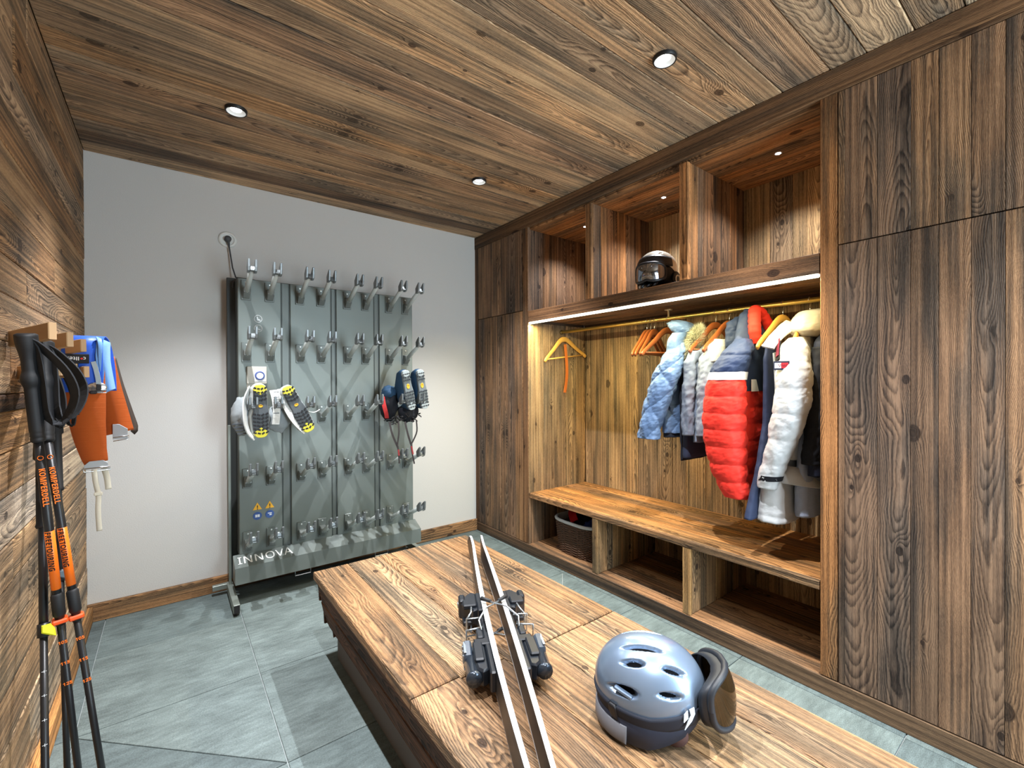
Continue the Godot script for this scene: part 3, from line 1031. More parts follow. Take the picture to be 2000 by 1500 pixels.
	# two round white pictograms: boot in a ring
	for k in 2:
		var c := Vector3(0.435, 1.688 - 0.058 * k, z)
		b = MB.new()
		var ring := []
		for i in 29: ring.append(c + Vector3(cos(TAU * i / 28) * 0.021, sin(TAU * i / 28) * 0.021, 0))
		b.tube(ring, 0.0022, 6, false)
		b.prism(PackedVector2Array([Vector2(-0.008, 0.013), Vector2(-0.002, 0.013), Vector2(0.001, 0.0), Vector2(0.013, -0.005), Vector2(0.013, -0.01), Vector2(-0.006, -0.01)]), 0.001, Transform3D(Basis(), c))
		put(t, "pictogram", b, mat(srgb(214, 220, 222), 0.5))
	b = MB.new()
	b.box(Vector3(0.425, 1.345, DZ + 0.012), Vector3(0.105, 0.105, 0.022), 0.003)
	b.box(Vector3(0.41, 1.255, DZ + 0.006), Vector3(0.075, 0.075, 0.01), 0.002)
	var bx := put(t, "timer_box", b, mat(srgb(196, 194, 184), 0.5))
	b = MB.new()
	b.box(Vector3(0.44, 1.34, DZ + 0.0245), Vector3(0.062, 0.07, 0.003), 0.001)
	put(bx, "dial_plate", b, mat(srgb(218, 220, 224), 0.45))
	b = MB.new(true)
	b.lathe([Vector2(0.027, 0.0), Vector2(0.026, 0.006), Vector2(0.019, 0.008), Vector2(0.018, 0.0055)], 30, Transform3D(Basis(XP, ZP, -UP), Vector3(0.439, 1.342, DZ + 0.0255)))
	put(bx, "dial_ring", b, mat(srgb(74, 92, 150), 0.4))
	b = MB.new()
	b.lathe([Vector2(0.0185, 0.0), Vector2(0.0185, 0.0065)], 24, Transform3D(Basis(XP, ZP, -UP), Vector3(0.439, 1.342, DZ + 0.0255)))
	b.box(Vector3(0.443, 1.338, DZ + 0.0335), Vector3(0.003, 0.016, 0.003), 0.0, Transform3D())
	put(bx, "dial", b, mat(srgb(226, 228, 230), 0.45))
	# round socket, plug and cable
	var so := thing("wall_socket", "round white wall socket with a grey plug above the boot dryer", "socket")
	b = MB.new(true)
	b.lathe([Vector2(0.05, 0.0), Vector2(0.05, 0.006), Vector2(0.043, 0.013), Vector2(0.036, 0.014), Vector2(0.034, 0.007), Vector2(0.03, 0.006)], 40, Transform3D(Basis(XP, ZP, -UP), Vector3(0.3, 2.2, ZB)))
	put(so, "socket_plate", b, mat(srgb(222, 222, 216), 0.4))
	var cb := thing("power_cable", "thin grey mains cable with plug hanging from the round wall socket to the dryer", "cable")
	b = MB.new(true)
	b.lathe([Vector2(0.019, 0.006), Vector2(0.019, 0.032), Vector2(0.014, 0.04), Vector2(0.004, 0.041)], 20, Transform3D(Basis(XP, ZP, -UP), Vector3(0.3, 2.2, ZB)))
	b.tube([Vector3(0.3, 2.195, ZB + 0.03), Vector3(0.304, 2.172, ZB + 0.03), Vector3(0.306, 2.15, ZB + 0.026)], [0.009, 0.007, 0.0045], 8)
	put(cb, "plug", b, mat(srgb(70, 72, 74), 0.6))
	b = MB.new(true)
	b.tube([Vector3(0.306, 2.155, ZB + 0.026), Vector3(0.313, 2.1, ZB + 0.028), Vector3(0.322, 2.02, ZB + 0.04), Vector3(0.336, 1.955, ZB + 0.07), Vector3(0.352, 1.948, ZB + 0.1), Vector3(0.41, 1.945, ZB + 0.11), Vector3(0.47, 1.937, ZB + 0.12), Vector3(0.40, 1.936, ZB + 0.13), Vector3(0.335, 1.938, ZB + 0.125), Vector3(0.318, 1.92, ZB + 0.11), Vector3(0.314, 1.85, ZB + 0.075)], 0.0042, 8)
	put(cb, "cord", b, mat(srgb(66, 66, 68), 0.6))

# ------------------------------------------------------------------ clothes
# keys run downwards: [y, centre x, centre z, half width in x, half width in z]
func key_at(keys: Array, y: float) -> Array:
	var i := 0
	while i < keys.size() - 2 and y < keys[i + 1][0]: i += 1
	var p: Array = keys[maxi(i - 1, 0)]
	var a: Array = keys[i]
	var b: Array = keys[i + 1]
	var q: Array = keys[mini(i + 2, keys.size() - 1)]
	var t := clampf((a[0] - y) / (a[0] - b[0]), 0.0, 1.0)
	var out := [y]
	for k in range(1, 5): out.append(cubic_interpolate(a[k], b[k], p[k], q[k], t))
	return out

func garment(keys: Array, y0: float, y1: float, rows: int, n: int, fn: Callable, ex := 2.4, cap0 := true, cap1 := true, yaw := 0.0) -> ArrayMesh:
	var rings := []
	var A := Vector3(cos(yaw), 0, -sin(yaw))
	var B := Vector3(sin(yaw), 0, cos(yaw))
	for i in rows + 1:
		var v := float(i) / rows
		var k := key_at(keys, lerpf(y0, y1, v))
		var c := Vector3(k[1], k[0], k[2])
		var ring := PackedVector3Array()
		for j in n:
			var g := TAU * j / n
			var cx := signf(cos(g)) * pow(absf(cos(g)), 2.0 / ex) * maxf(k[3], 0.004)
			var cz := signf(sin(g)) * pow(absf(sin(g)), 2.0 / ex) * maxf(k[4], 0.004)
			var off := A * cx + B * cz
			var p := c + off
			var d: float = fn.call(float(j) / n, v, p)
			ring.append(p + off.normalized() * d + Vector3(0, wn.get_noise_3dv(p * 14.0) * 0.003, 0))
		rings.append(ring)
	var b := MB.new(true)
	b.loft(rings, cap0, cap1)
	return b.done()

func creases(p: Vector3, amp := 0.004, f := 9.0) -> float:
	return (wn.get_noise_3d(p.x * f * 1.6, p.y * f * 0.7 + p.x * 5.0, p.z * f * 1.6) + 0.5 * wn.get_noise_3dv(p * f * 2.7)) * amp

func plain(_u: float, _v: float, p: Vector3) -> float:
	return creases(p, 0.007, 8.0)

func ribbon(b: MB, pts: Array, across: Array, w: Variant, th: float) -> void:
	var rings := []
	for i in pts.size():
		var t: Vector3 = (pts[mini(i + 1, pts.size() - 1)] - pts[maxi(i - 1, 0)]).normalized()
		var x: Vector3 = across[i % across.size()]
		x = (x - t * x.dot(t)).normalized()
		var y := t.cross(x)
		var hw: float = (w[i] if w is Array else w) * 0.5
		rings.append(PackedVector3Array([pts[i] + x * hw + y * th / 2, pts[i] - x * hw + y * th / 2, pts[i] - x * hw - y * th / 2, pts[i] + x * hw - y * th / 2]))
	b.loft(rings)

func smooth_path(pts: Array, n: int) -> Array:
	var c := Curve3D.new()
	for i in pts.size():
		var tg: Vector3 = (pts[mini(i + 1, pts.size() - 1)] - pts[maxi(i - 1, 0)]) / 6.0
		c.add_point(pts[i], -tg, tg)
	var out := []
	var L := c.get_baked_length()
	for i in n + 1: out.append(c.sample_baked(L * i / n, true))
	return out

func hanger_proto(m: Material) -> Node3D:
	var o := Node3D.new()
	o.name = "hanger"
	var b := MB.new(true)
	var half := [Vector3(0, -0.016, 0), Vector3(0.025, -0.019, 0), Vector3(0.06, -0.04, 0), Vector3(0.105, -0.078, 0), Vector3(0.16, -0.12, 0), Vector3(0.205, -0.153, 0.004), Vector3(0.226, -0.174, 0.008)]
	var pts := []
	for i in range(half.size() - 1, 0, -1): pts.append(Vector3(-half[i].x, half[i].y, half[i].z))
	pts.append_array(half)
	pts = smooth_path(pts, 40)
	var rad := []
	for p in pts:
		var q := absf(p.x) / 0.226
		rad.append(lerpf(0.021, 0.014, minf(q * 1.4, 1.0)) * (1.0 if q < 0.97 else 0.8))
	b.tube(pts, rad, 14, true, 0.55, Vector3.UP)
	put(o, "shoulder_piece", b, m)
	b = MB.new(true)
	b.tube([Vector3(-0.2, -0.157, 0.004), Vector3(0.2, -0.157, 0.004)], 0.0055, 10)
	put(o, "trouser_bar", b, m)
	b = MB.new(true)
	var hk := [Vector3(0, -0.01, 0), Vector3(0, 0.022, 0), Vector3(0.006, 0.036, 0)]
	for i in 12:
		var g := deg_to_rad(-35.0 + 20.0 * i)
		hk.append(Vector3(cos(g) * 0.0155, 0.059 + sin(g) * 0.0155, 0))
	b.tube(hk, 0.0019, 8)
	put(o, "hook", b, mat(srgb(214, 214, 210), 0.25, 0.95))
	return o

func puffs(v: float, k: float, amp: float) -> float:
	return amp * (pow(absf(sin(PI * k * v)), 0.55) - 0.55)

func clothes() -> void:
	var brown := mat(srgb(150, 84, 44), 0.32)
	var pine := mat(srgb(230, 178, 86), 0.4)
	var hb := hanger_proto(brown)
	var hp := hanger_proto(pine)
	var place := func(p: Node3D, z: float, yaw: float, label: String, group: String):
		copy(p, "hanger", label, group, Transform3D(Basis(UP, yaw), Vector3(2.488, 1.63, z)))
		taken["clothes_hanger"] = 0
	for o in [hb, hp]:
		o.set_meta("category", "hanger")
	place.call(hb, -1.80, 0.19, "brown wooden hanger, first from the niche's far end", "brown empty hangers on the rail")
	place.call(hb, -1.772, 0.17, "brown wooden hanger, second in the tight cluster of empty ones", "brown empty hangers on the rail")
	place.call(hb, -1.744, 0.2, "brown wooden hanger, last of the tight cluster of empty ones", "brown empty hangers on the rail")
	place.call(hb, -1.645, -0.17, "single brown wooden hanger just left of the quilted blue jacket", "brown empty hangers on the rail")
	place.call(hb, -1.336, -0.16, "brown wooden hanger in front of the furry hood, holding a grey softshell", "brown hangers holding grey jackets")
	place.call(hb, -1.257, -0.16, "brown wooden hanger beside the navy hood, holding a pale grey jacket", "brown hangers holding grey jackets")
	place.call(hp, -0.983, -0.15, "yellow wooden hanger over the navy trousers with a white stripe", "yellow wooden hangers")
	place.call(hp, -0.862, 0.0, "yellow wooden hanger inside the white jacket's hood", "yellow wooden hangers")
	# the one on the side panel
	var side := copy(hp, "hanger", "pale wooden hanger alone on the niche's left side panel", "yellow wooden hangers", Transform3D(Basis(ZP, 0.115), Vector3(2.494, 1.648, -2.59)))
	side.get_node("hook").queue_free()
	side.remove_child(side.get_node("hook"))
	var b := MB.new()
	ribbon(b, smooth_path([Vector3(2.497, 1.592, -2.575), Vector3(2.503, 1.53, -2.573), Vector3(2.512, 1.43, -2.572), Vector3(2.512, 1.33, -2.573), Vector3(2.495, 1.21, -2.578)], 16), [XP], 0.026, 0.003)
	var o := put(self, "orange_strap", b, cloth(srgb(206, 112, 46), 0.7, 0.2, 0.1, 8.0))
	tag(o, "orange brown strap dangling from the pale hanger on the side panel", "strap")
	hb.free()
	hp.free()
	red_jacket()
	blue_jacket()
	grey_jackets()
	white_group()
	basket()

func red_jacket() -> void:
	var t := thing("puffer_jacket", "red and navy quilted ski jacket with white arm band and red collar lining", "jacket")
	var red := cloth(srgb(226, 52, 40), 0.6, 0.35, 0.2, 3.0)
	var navy := cloth(srgb(44, 58, 90), 0.6, 0.35, 0.2, 3.0)
	var white := cloth(srgb(226, 228, 232), 0.6, 0.3, 0.2, 3.0)
	var black := cloth(srgb(22, 24, 34), 0.7, 0.3, 0.1, 3.0)
	var sl := [[1.51, 2.32, -1.10, 0.04, 0.035], [1.44, 2.27, -1.11, 0.065, 0.07], [1.33, 2.237, -1.14, 0.075, 0.086], [1.2, 2.225, -1.148, 0.078, 0.096], [1.07, 2.22, -1.15, 0.08, 0.1], [0.9, 2.225, -1.137, 0.074, 0.089], [0.78, 2.23, -1.112, 0.062, 0.07], [0.722, 2.235, -1.095, 0.055, 0.06]]
	var pf := func(_u, v, p): return puffs(v, 7.0, 0.009) + creases(p, 0.007, 12.0)
	mi(t, "sleeve", garment(sl, 1.305, 0.722, 150, 56, pf, 2.3, false), red)
	mi(t, "arm_band", garment(sl, 1.342, 1.303, 6, 56, func(_u, _v, p): return 0.003 + creases(p), 2.3, false, false), white)
	mi(t, "sleeve_top", garment(sl, 1.51, 1.34, 40, 56, func(_u, v, p): return puffs(v, 2.0, 0.008) + creases(p, 0.009, 11.0), 2.3, true, false), navy)
	var bk := [[1.57, 2.46, -1.11, 0.06, 0.04], [1.52, 2.46, -1.11, 0.12, 0.05], [1.46, 2.46, -1.11, 0.185, 0.055], [1.3, 2.46, -1.112, 0.19, 0.055], [1.0, 2.46, -1.115, 0.19, 0.058], [0.745, 2.455, -1.12, 0.185, 0.05]]
	mi(t, "body", garment(bk, 1.248, 0.745, 110, 72, func(_u, v, p): return puffs(v, 6.0, 0.008) + creases(p, 0.007, 12.0), 3.0, false), red)
	mi(t, "yoke", garment(bk, 1.57, 1.246, 50, 72, func(_u, _v, p): return creases(p, 0.009, 9.0), 3.0, true, false), navy)
	# zip edge down the middle of the near face
	b_zip(t, 2.447, 1.47, 0.735, -1.053, black)
	mi(t, "rear_sleeve", garment([[1.5, 2.6, -1.1, 0.04, 0.04], [1.3, 2.66, -1.12, 0.055, 0.075], [1.0, 2.67, -1.12, 0.055, 0.08], [0.75, 2.66, -1.11, 0.05, 0.06]], 1.5, 0.75, 60, 32, pf), red)
	var b := MB.new()
	b.prism(PackedVector2Array([Vector2(-0.035, -0.03), Vector2(0.04, -0.03), Vector2(0.012, 0.03), Vector2(-0.035, 0.03)]), 0.004, Transform3D(Basis(), Vector3(2.335, 1.275, -1.052)), 0.001)
	put(t, "chest_patch", b, white)
	# collar: two padded red edges, navy outside, hood behind
	b = MB.new(true)
	var wob := func(pts, r):
		var rr := []
		for i in pts.size(): rr.append(r * (0.86 + 0.16 * pow(absf(sin(i * 0.9)), 0.5)) * minf(1.0, 0.5 + i * 0.2))
		return rr
	var l := smooth_path([Vector3(2.425, 1.672, -1.085), Vector3(2.385, 1.655, -1.075), Vector3(2.36, 1.60, -1.065), Vector3(2.352, 1.54, -1.06), Vector3(2.365, 1.492, -1.058)], 26)
	b.tube(l, wob.call(l, 0.03), 14, true, 0.8)
	var r := smooth_path([Vector3(2.42, 1.672, -1.085), Vector3(2.468, 1.645, -1.075), Vector3(2.505, 1.59, -1.062), Vector3(2.535, 1.535, -1.052), Vector3(2.548, 1.50, -1.05)], 26)
	b.tube(r, wob.call(r, 0.03), 14, true, 0.8)
	put(t, "collar_lining", b, red)
	mi(t, "collar", garment([[1.676, 2.44, -1.125, 0.04, 0.02], [1.64, 2.445, -1.125, 0.085, 0.035], [1.56, 2.445, -1.12, 0.125, 0.045], [1.48, 2.445, -1.115, 0.16, 0.05]], 1.676, 1.48, 30, 40, func(_u, _v, p): return creases(p, 0.008, 11.0)), navy)
	mi(t, "hood", garment([[1.64, 2.44, -1.18, 0.04, 0.02], [1.61, 2.44, -1.185, 0.075, 0.035], [1.55, 2.44, -1.19, 0.085, 0.045], [1.48, 2.44, -1.185, 0.09, 0.045], [1.44, 2.44, -1.17, 0.07, 0.03]], 1.64, 1.44, 40, 40, func(_u, _v, p): return creases(p, 0.013, 10.0)), navy)

func b_zip(t: Node, x: float, y0: float, y1: float, z: float, m: Material) -> void:
	var b := MB.new()
	var pts := []
	for i in 13: pts.append(Vector3(x + 0.004 * sin(i * 1.3), lerpf(y0, y1, i / 12.0), z + 0.002 * sin(i * 2.1)))
	ribbon(b, pts, [XP], 0.02, 0.012)
	put(t, "zip_edge", b, m)

func quilt(u: float, y: float, p: Vector3, ku: float, ky: float, amp: float) -> float:
	var a := absf(sin(PI * (u * ku + y * ky)))
	var c := absf(sin(PI * (u * ku - y * ky)))
	return amp * (pow(minf(a, c), 0.5) - 0.6) + creases(p, 0.008, 15.0)

func blue_jacket() -> void:
	var t := thing("quilted_jacket", "shiny light blue diamond quilted jacket with a furry hood edge", "jacket")
	var blue := cloth(srgb(96, 122, 160), 0.36, 0.5, 0.2, 4.5)
	var dark := cloth(srgb(34, 40, 54), 0.7, 0.3, 0.1, 4.0)
	var sl := [[1.515, 2.335, -1.46, 0.035, 0.03], [1.46, 2.29, -1.463, 0.055, 0.055], [1.36, 2.245, -1.485, 0.062, 0.07], [1.25, 2.225, -1.513, 0.064, 0.074], [1.14, 2.215, -1.55, 0.06, 0.064], [1.0, 2.21, -1.585, 0.056, 0.06], [0.968, 2.21, -1.588, 0.054, 0.06]]
	mi(t, "sleeve", garment(sl, 1.515, 0.968, 130, 64, func(u, _v, p): return quilt(u, p.y, p, 2.0, 5.2, 0.016), 2.3), blue)
	var bk := [[1.55, 2.46, -1.505, 0.06, 0.035], [1.5, 2.465, -1.505, 0.14, 0.042], [1.44, 2.47, -1.505, 0.2, 0.045], [1.25, 2.475, -1.508, 0.205, 0.05], [1.0, 2.48, -1.515, 0.215, 0.06]]
	mi(t, "body", garment(bk, 1.55, 1.2, 80, 80, func(u, _v, p): return quilt(u, p.y, p, 4.0, 5.2, 0.018), 2.8, true, false), blue)
	mi(t, "waist_band", garment(bk, 1.202, 1.158, 10, 80, func(_u, v, p): return 0.004 * sin(PI * v) + creases(p, 0.003), 2.8, false, false), blue)
	mi(t, "skirt", garment(bk, 1.16, 1.0, 50, 80, func(u, _v, p): return quilt(u, p.y, p, 4.0, 5.2, 0.018), 2.8, false), blue)
	mi(t, "lining_hem", garment(bk, 1.006, 0.975, 6, 60, func(_u, _v, _p): return -0.008, 2.8), dark)
	mi(t, "rear_sleeve", garment([[1.5, 2.62, -1.5, 0.03, 0.04], [1.3, 2.68, -1.53, 0.05, 0.06], [1.0, 2.69, -1.58, 0.05, 0.055]], 1.5, 0.98, 50, 32, func(u, _v, p): return quilt(u, p.y, p, 2.0, 5.2, 0.01)), blue)
	# collapsed hood, stand collar, fur
	mi(t, "hood", garment([[1.658, 2.41, -1.535, 0.03, 0.03], [1.64, 2.405, -1.515, 0.075, 0.06], [1.60, 2.41, -1.485, 0.085, 0.06], [1.565, 2.42, -1.475, 0.06, 0.04]], 1.658, 1.565, 30, 40, func(_u, _v, p): return creases(p, 0.016, 13.0)), blue)
	mi(t, "collar", garment([[1.575, 2.345, -1.475, 0.05, 0.035], [1.53, 2.325, -1.48, 0.06, 0.04], [1.46, 2.31, -1.485, 0.055, 0.04]], 1.575, 1.46, 24, 32, func(_u, _v, p): return creases(p, 0.006, 9.0)), blue)
	var m := StandardMaterial3D.new()
	m.vertex_color_use_as_albedo = true
	m.roughness = 0.9
	var r := RandomNumberGenerator.new()
	r.seed = 77
	var st := SurfaceTool.new()
	st.begin(Mesh.PRIMITIVE_TRIANGLES)
	for i in 5200:
		var g := r.randf() * TAU
		var w := r.randf_range(-1, 1)
		var rr := sqrt(1.0 - w * w)
		var n := Vector3(cos(g) * rr, sin(g) * rr, w)
		var c := Vector3(2.355, 1.515, -1.405) + Basis(Vector3(0.45, 0.72, 0.52).normalized(), 0.0) * Vector3.ZERO
		var along := Vector3(0.62, 0.66, 0.42).normalized()
		var base := c + along * n.y * 0.095 + (n - along * n.dot(along)) * 0.042
		var d := (n + Vector3(r.randf_range(-0.7, 0.7), r.randf_range(-0.9, 0.4), r.randf_range(-0.7, 0.7))).normalized()
		var tip := base + d * r.randf_range(0.02, 0.04)
		var s := d.cross(Vector3(r.randf(), r.randf(), r.randf())).normalized() * 0.0013
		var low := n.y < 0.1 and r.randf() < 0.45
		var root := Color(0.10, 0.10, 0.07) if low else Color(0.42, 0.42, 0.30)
		var ends := Color(0.62, 0.63, 0.47)
		for q in [[base - s, root], [base + s, root], [tip, ends]]:
			st.set_color(q[1])
			st.add_vertex(q[0])
	st.generate_normals()
	var fur := mi(t, "fur_trim", st.commit(), m)
	fur.set_meta("kind", "stuff")

func grey_jackets() -> void:
	var navy := cloth(srgb(50, 58, 80), 0.75, 0.35, 0.15, 4.0)
	var dark := cloth(srgb(30, 34, 46), 0.75, 0.3, 0.1, 4.0)
	var g1 := cloth(srgb(120, 132, 152), 0.6, 0.4, 0.2, 4.0)
	var g2 := cloth(srgb(140, 150, 164), 0.6, 0.4, 0.2, 4.0)
	# trousers folded over a bar
	var t := thing("folded_trousers", "dark navy trousers folded below the hem of the quilted blue jacket", "trousers")
	mi(t, "front_fold", garment([[1.44, 2.48, -1.42, 0.18, 0.012], [1.2, 2.48, -1.42, 0.185, 0.02], [0.9, 2.475, -1.405, 0.195, 0.028], [0.868, 2.475, -1.405, 0.195, 0.026]], 1.44, 0.868, 60, 48, plain, 3.4), navy)
	mi(t, "rear_fold", garment([[1.44, 2.48, -1.44, 0.18, 0.01], [1.2, 2.48, -1.445, 0.18, 0.014], [0.86, 2.48, -1.44, 0.18, 0.016], [0.848, 2.48, -1.44, 0.18, 0.014]], 1.44, 0.848, 50, 40, plain, 3.0), dark)
	t = thing("softshell_jacket", "grey softshell jacket with dark zip between the furry hood and pale grey jacket", "jacket")
	mi(t, "body", garment([[1.5, 2.48, -1.352, 0.09, 0.018], [1.45, 2.48, -1.352, 0.18, 0.024], [1.2, 2.48, -1.352, 0.185, 0.028], [0.96, 2.48, -1.352, 0.185, 0.028]], 1.5, 0.96, 60, 52, plain, 3.0), g1)
	mi(t, "sleeve", garment([[1.462, 2.31, -1.362, 0.03, 0.025], [1.4, 2.285, -1.368, 0.035, 0.032], [1.2, 2.275, -1.376, 0.036, 0.033], [1.0, 2.275, -1.38, 0.032, 0.03]], 1.462, 1.0, 60, 36, func(_u, _v, p): return creases(p, 0.01, 11.0)), g1)
	b_zip(t, 2.36, 1.44, 0.95, -1.322, dark)
	t = thing("softshell_jacket", "pale grey jacket with white shoulders just left of the red and navy puffer", "jacket")
	mi(t, "body", garment([[1.51, 2.48, -1.275, 0.09, 0.02], [1.465, 2.48, -1.275, 0.18, 0.03], [1.2, 2.48, -1.275, 0.185, 0.032], [0.94, 2.48, -1.275, 0.185, 0.03]], 1.51, 0.94, 60, 52, plain, 3.0), g2)
	mi(t, "sleeve", garment([[1.47, 2.325, -1.285, 0.032, 0.028], [1.4, 2.3, -1.29, 0.04, 0.036], [1.2, 2.295, -1.296, 0.04, 0.036], [1.0, 2.295, -1.3, 0.036, 0.032]], 1.47, 1.0, 60, 36, func(_u, _v, p): return creases(p, 0.012, 11.0)), g2)
	mi(t, "shoulder_yoke", garment([[1.525, 2.47, -1.265, 0.12, 0.03], [1.48, 2.47, -1.262, 0.185, 0.042], [1.40, 2.47, -1.262, 0.19, 0.04]], 1.525, 1.40, 20, 52, func(_u, _v, p): return creases(p, 0.008, 9.0), 2.6), cloth(srgb(206, 210, 214), 0.6, 0.4, 0.2, 4.0))
	b_zip(t, 2.38, 1.42, 0.93, -1.24, dark)

func white_group() -> void:
	var white := cloth(srgb(190, 194, 196), 0.6, 0.4, 0.15, 3.5)
	var grey := cloth(srgb(150, 162, 184), 0.65, 0.35, 0.15, 3.5)
	var navy := cloth(srgb(46, 56, 82), 0.65, 0.35, 0.2, 3.5)
	var black := cloth(srgb(16, 18, 24), 0.75, 0.3, 0.1, 3.5)
	var deep := cloth(srgb(22, 28, 46), 0.7, 0.35, 0.15, 3.5)
	# navy trousers over the yellow hanger's bar
	var t := thing("striped_trousers", "navy trousers with a white side stripe over the yellow hanger beside the red puffer", "trousers")
	var tk := [[1.47, 2.49, -0.992, 0.17, 0.012], [1.40, 2.488, -0.992, 0.185, 0.018], [1.1, 2.485, -0.995, 0.185, 0.02], [0.85, 2.45, -1.0, 0.22, 0.024], [0.645, 2.405, -1.01, 0.25, 0.026]]
	mi(t, "legs", garment(tk, 1.47, 0.645, 90, 56, func(_u, _v, p): return creases(p, 0.007, 7.0), 3.4), navy)
	var b := MB.new()
	ribbon(b, smooth_path([Vector3(2.36, 1.435, -0.970), Vector3(2.375, 1.3, -0.968), Vector3(2.38, 1.1, -0.968), Vector3(2.375, 0.9, -0.968), Vector3(2.36, 0.66, -0.976)], 14), [XP], 0.026, 0.008)
	put(t, "side_stripe", b, white)
	# white jacket
	t = thing("white_jacket", "white padded ski jacket with a badge on the sleeve and black cuff strap", "jacket")
	var sl := [[1.497, 2.32, -0.862, 0.035, 0.03], [1.45, 2.275, -0.855, 0.055, 0.056], [1.35, 2.24, -0.838, 0.064, 0.066], [1.2, 2.225, -0.841, 0.066, 0.07], [1.08, 2.22, -0.865, 0.062, 0.062], [0.93, 2.22, -0.906, 0.054, 0.05], [0.84, 2.22, -0.933, 0.048, 0.045], [0.80, 2.22, -0.942, 0.047, 0.044]]
	mi(t, "sleeve", garment(sl, 1.497, 0.80, 140, 52, func(_u, v, p): return puffs(v, 6.0, 0.006) + creases(p, 0.008, 9.0), 2.3), white)
	mi(t, "cuff_strap", garment(sl, 0.862, 0.838, 4, 40, func(_u, _v, _p): return 0.005, 2.3, false, false), black)
	mi(t, "body", garment([[1.54, 2.47, -0.862, 0.06, 0.03], [1.5, 2.47, -0.862, 0.14, 0.035], [1.45, 2.47, -0.862, 0.19, 0.036], [1.2, 2.475, -0.868, 0.19, 0.036], [0.93, 2.475, -0.885, 0.19, 0.04]], 1.54, 0.93, 60, 52, plain, 2.8), white)
	mi(t, "hood", garment([[1.645, 2.53, -0.84, 0.05, 0.03], [1.625, 2.51, -0.84, 0.13, 0.06], [1.58, 2.49, -0.845, 0.155, 0.075], [1.53, 2.47, -0.845, 0.15, 0.07], [1.505, 2.46, -0.85, 0.1, 0.05]], 1.645, 1.505, 34, 56, func(_u, _v, p): return creases(p, 0.014, 8.0)), cloth(srgb(196, 192, 182), 0.7, 0.4, 0.15, 3.5))
	b = MB.new()
	ribbon(b, smooth_path([Vector3(2.40, 1.575, -0.90), Vector3(2.34, 1.545, -0.915), Vector3(2.27, 1.50, -0.93), Vector3(2.215, 1.452, -0.94)], 12), [Vector3(0.2, 0.5, -0.8)], [0.075, 0.075, 0.072, 0.07, 0.066, 0.06, 0.058, 0.056, 0.056, 0.055, 0.055, 0.055, 0.055], 0.008)
	put(t, "hood_flap", b, white)
	b = MB.new()
	ribbon(b, [Vector3(2.262, 1.492, -0.912), Vector3(2.232, 1.446, -0.905), Vector3(2.212, 1.41, -0.898)], [Vector3(-0.5, 0.3, 0.6)], 0.02, 0.004)
	put(t, "tape", b, cloth(srgb(110, 30, 52), 0.7, 0.2, 0.1, 4.0))
	b = MB.new()
	ribbon(b, [Vector3(2.258, 1.477, -0.908), Vector3(2.226, 1.428, -0.90), Vector3(2.205, 1.392, -0.893)], [Vector3(-0.5, 0.3, 0.6)], 0.03, 0.003)
	put(t, "tape_border", b, black)
	# badge: navy ground, white and red fields, dark script stroke
	var bt := Transform3D(Basis(UP, -PI / 2 + 0.32), Vector3(2.176, 1.366, -0.866))
	b = MB.new()
	b.box(Vector3.ZERO, Vector3(0.062, 0.04, 0.004), 0.001, bt)
	var bd := put(t, "badge", b, mat(srgb(30, 36, 60), 0.7))
	b = MB.new()
	b.box(Vector3(-0.0135, 0, 0.0022), Vector3(0.025, 0.024, 0.002), 0.0, bt)
	put(bd, "white_field", b, mat(srgb(235, 235, 235), 0.7))
	b = MB.new()
	b.box(Vector3(0.0125, 0, 0.0022), Vector3(0.027, 0.024, 0.002), 0.0, bt)
	put(bd, "red_field", b, mat(srgb(206, 40, 50), 0.7))
	b = MB.new(true)
	var sc := []
	for i in 30: sc.append(bt * Vector3(-0.012 + 0.034 * i / 29.0, 0.006 * sin(i * 0.95), 0.0035))
	b.tube(sc, 0.0009, 5)
	put(bd, "script", b, mat(srgb(120, 30, 50), 0.7))
	# white ski trousers below
	t = thing("white_trousers", "white ski trousers hanging lowest, under the white jacket's cuff", "trousers")
	mi(t, "leg", garment([[1.3, 2.42, -0.925, 0.1, 0.014], [1.0, 2.36, -0.928, 0.115, 0.03], [0.86, 2.33, -0.932, 0.12, 0.05], [0.72, 2.325, -0.938, 0.12, 0.062], [0.64, 2.325, -0.938, 0.13, 0.068]], 1.3, 0.64, 80, 52, func(_u, v, p): return creases(p, 0.008, 7.0) - (0.003 if absf(v - 0.955) < 0.008 else 0.0), 2.6), white)
	mi(t, "leg", garment([[1.25, 2.47, -0.845, 0.1, 0.014], [1.0, 2.43, -0.84, 0.11, 0.025], [0.84, 2.41, -0.832, 0.125, 0.038], [0.675, 2.41, -0.83, 0.13, 0.042]], 1.25, 0.675, 70, 48, func(_u, _v, p): return creases(p, 0.008, 7.0), 2.6), grey)
	b = MB.new(true)
	var rings := []
	for i in 13:
		var g := -0.35 + 2.4 * i / 12.0
		var ring := PackedVector3Array()
		for q in [[0.13, 0.885], [0.168, 0.81], [0.162, 0.806], [0.124, 0.883]]:
			ring.append(Vector3(2.40 - cos(g) * q[0], q[1] + 0.02 * cos(g * 1.3), -0.885 + sin(g) * q[0] * 0.62))
		rings.append(ring)
	b.loft(rings)
	put(t, "pocket_flap", b, white)
	# black jacket at the right end
	t = thing("black_jacket", "black and dark navy jacket with black fur at the rail's right end", "jacket")
	mi(t, "body", garment([[1.53, 2.49, -0.77, 0.07, 0.03], [1.47, 2.49, -0.77, 0.17, 0.038], [1.2, 2.49, -0.77, 0.2, 0.042], [0.87, 2.485, -0.775, 0.215, 0.046]], 1.53, 0.87, 70, 56, func(_u, _v, p): return creases(p, 0.009, 7.0), 2.8), deep)
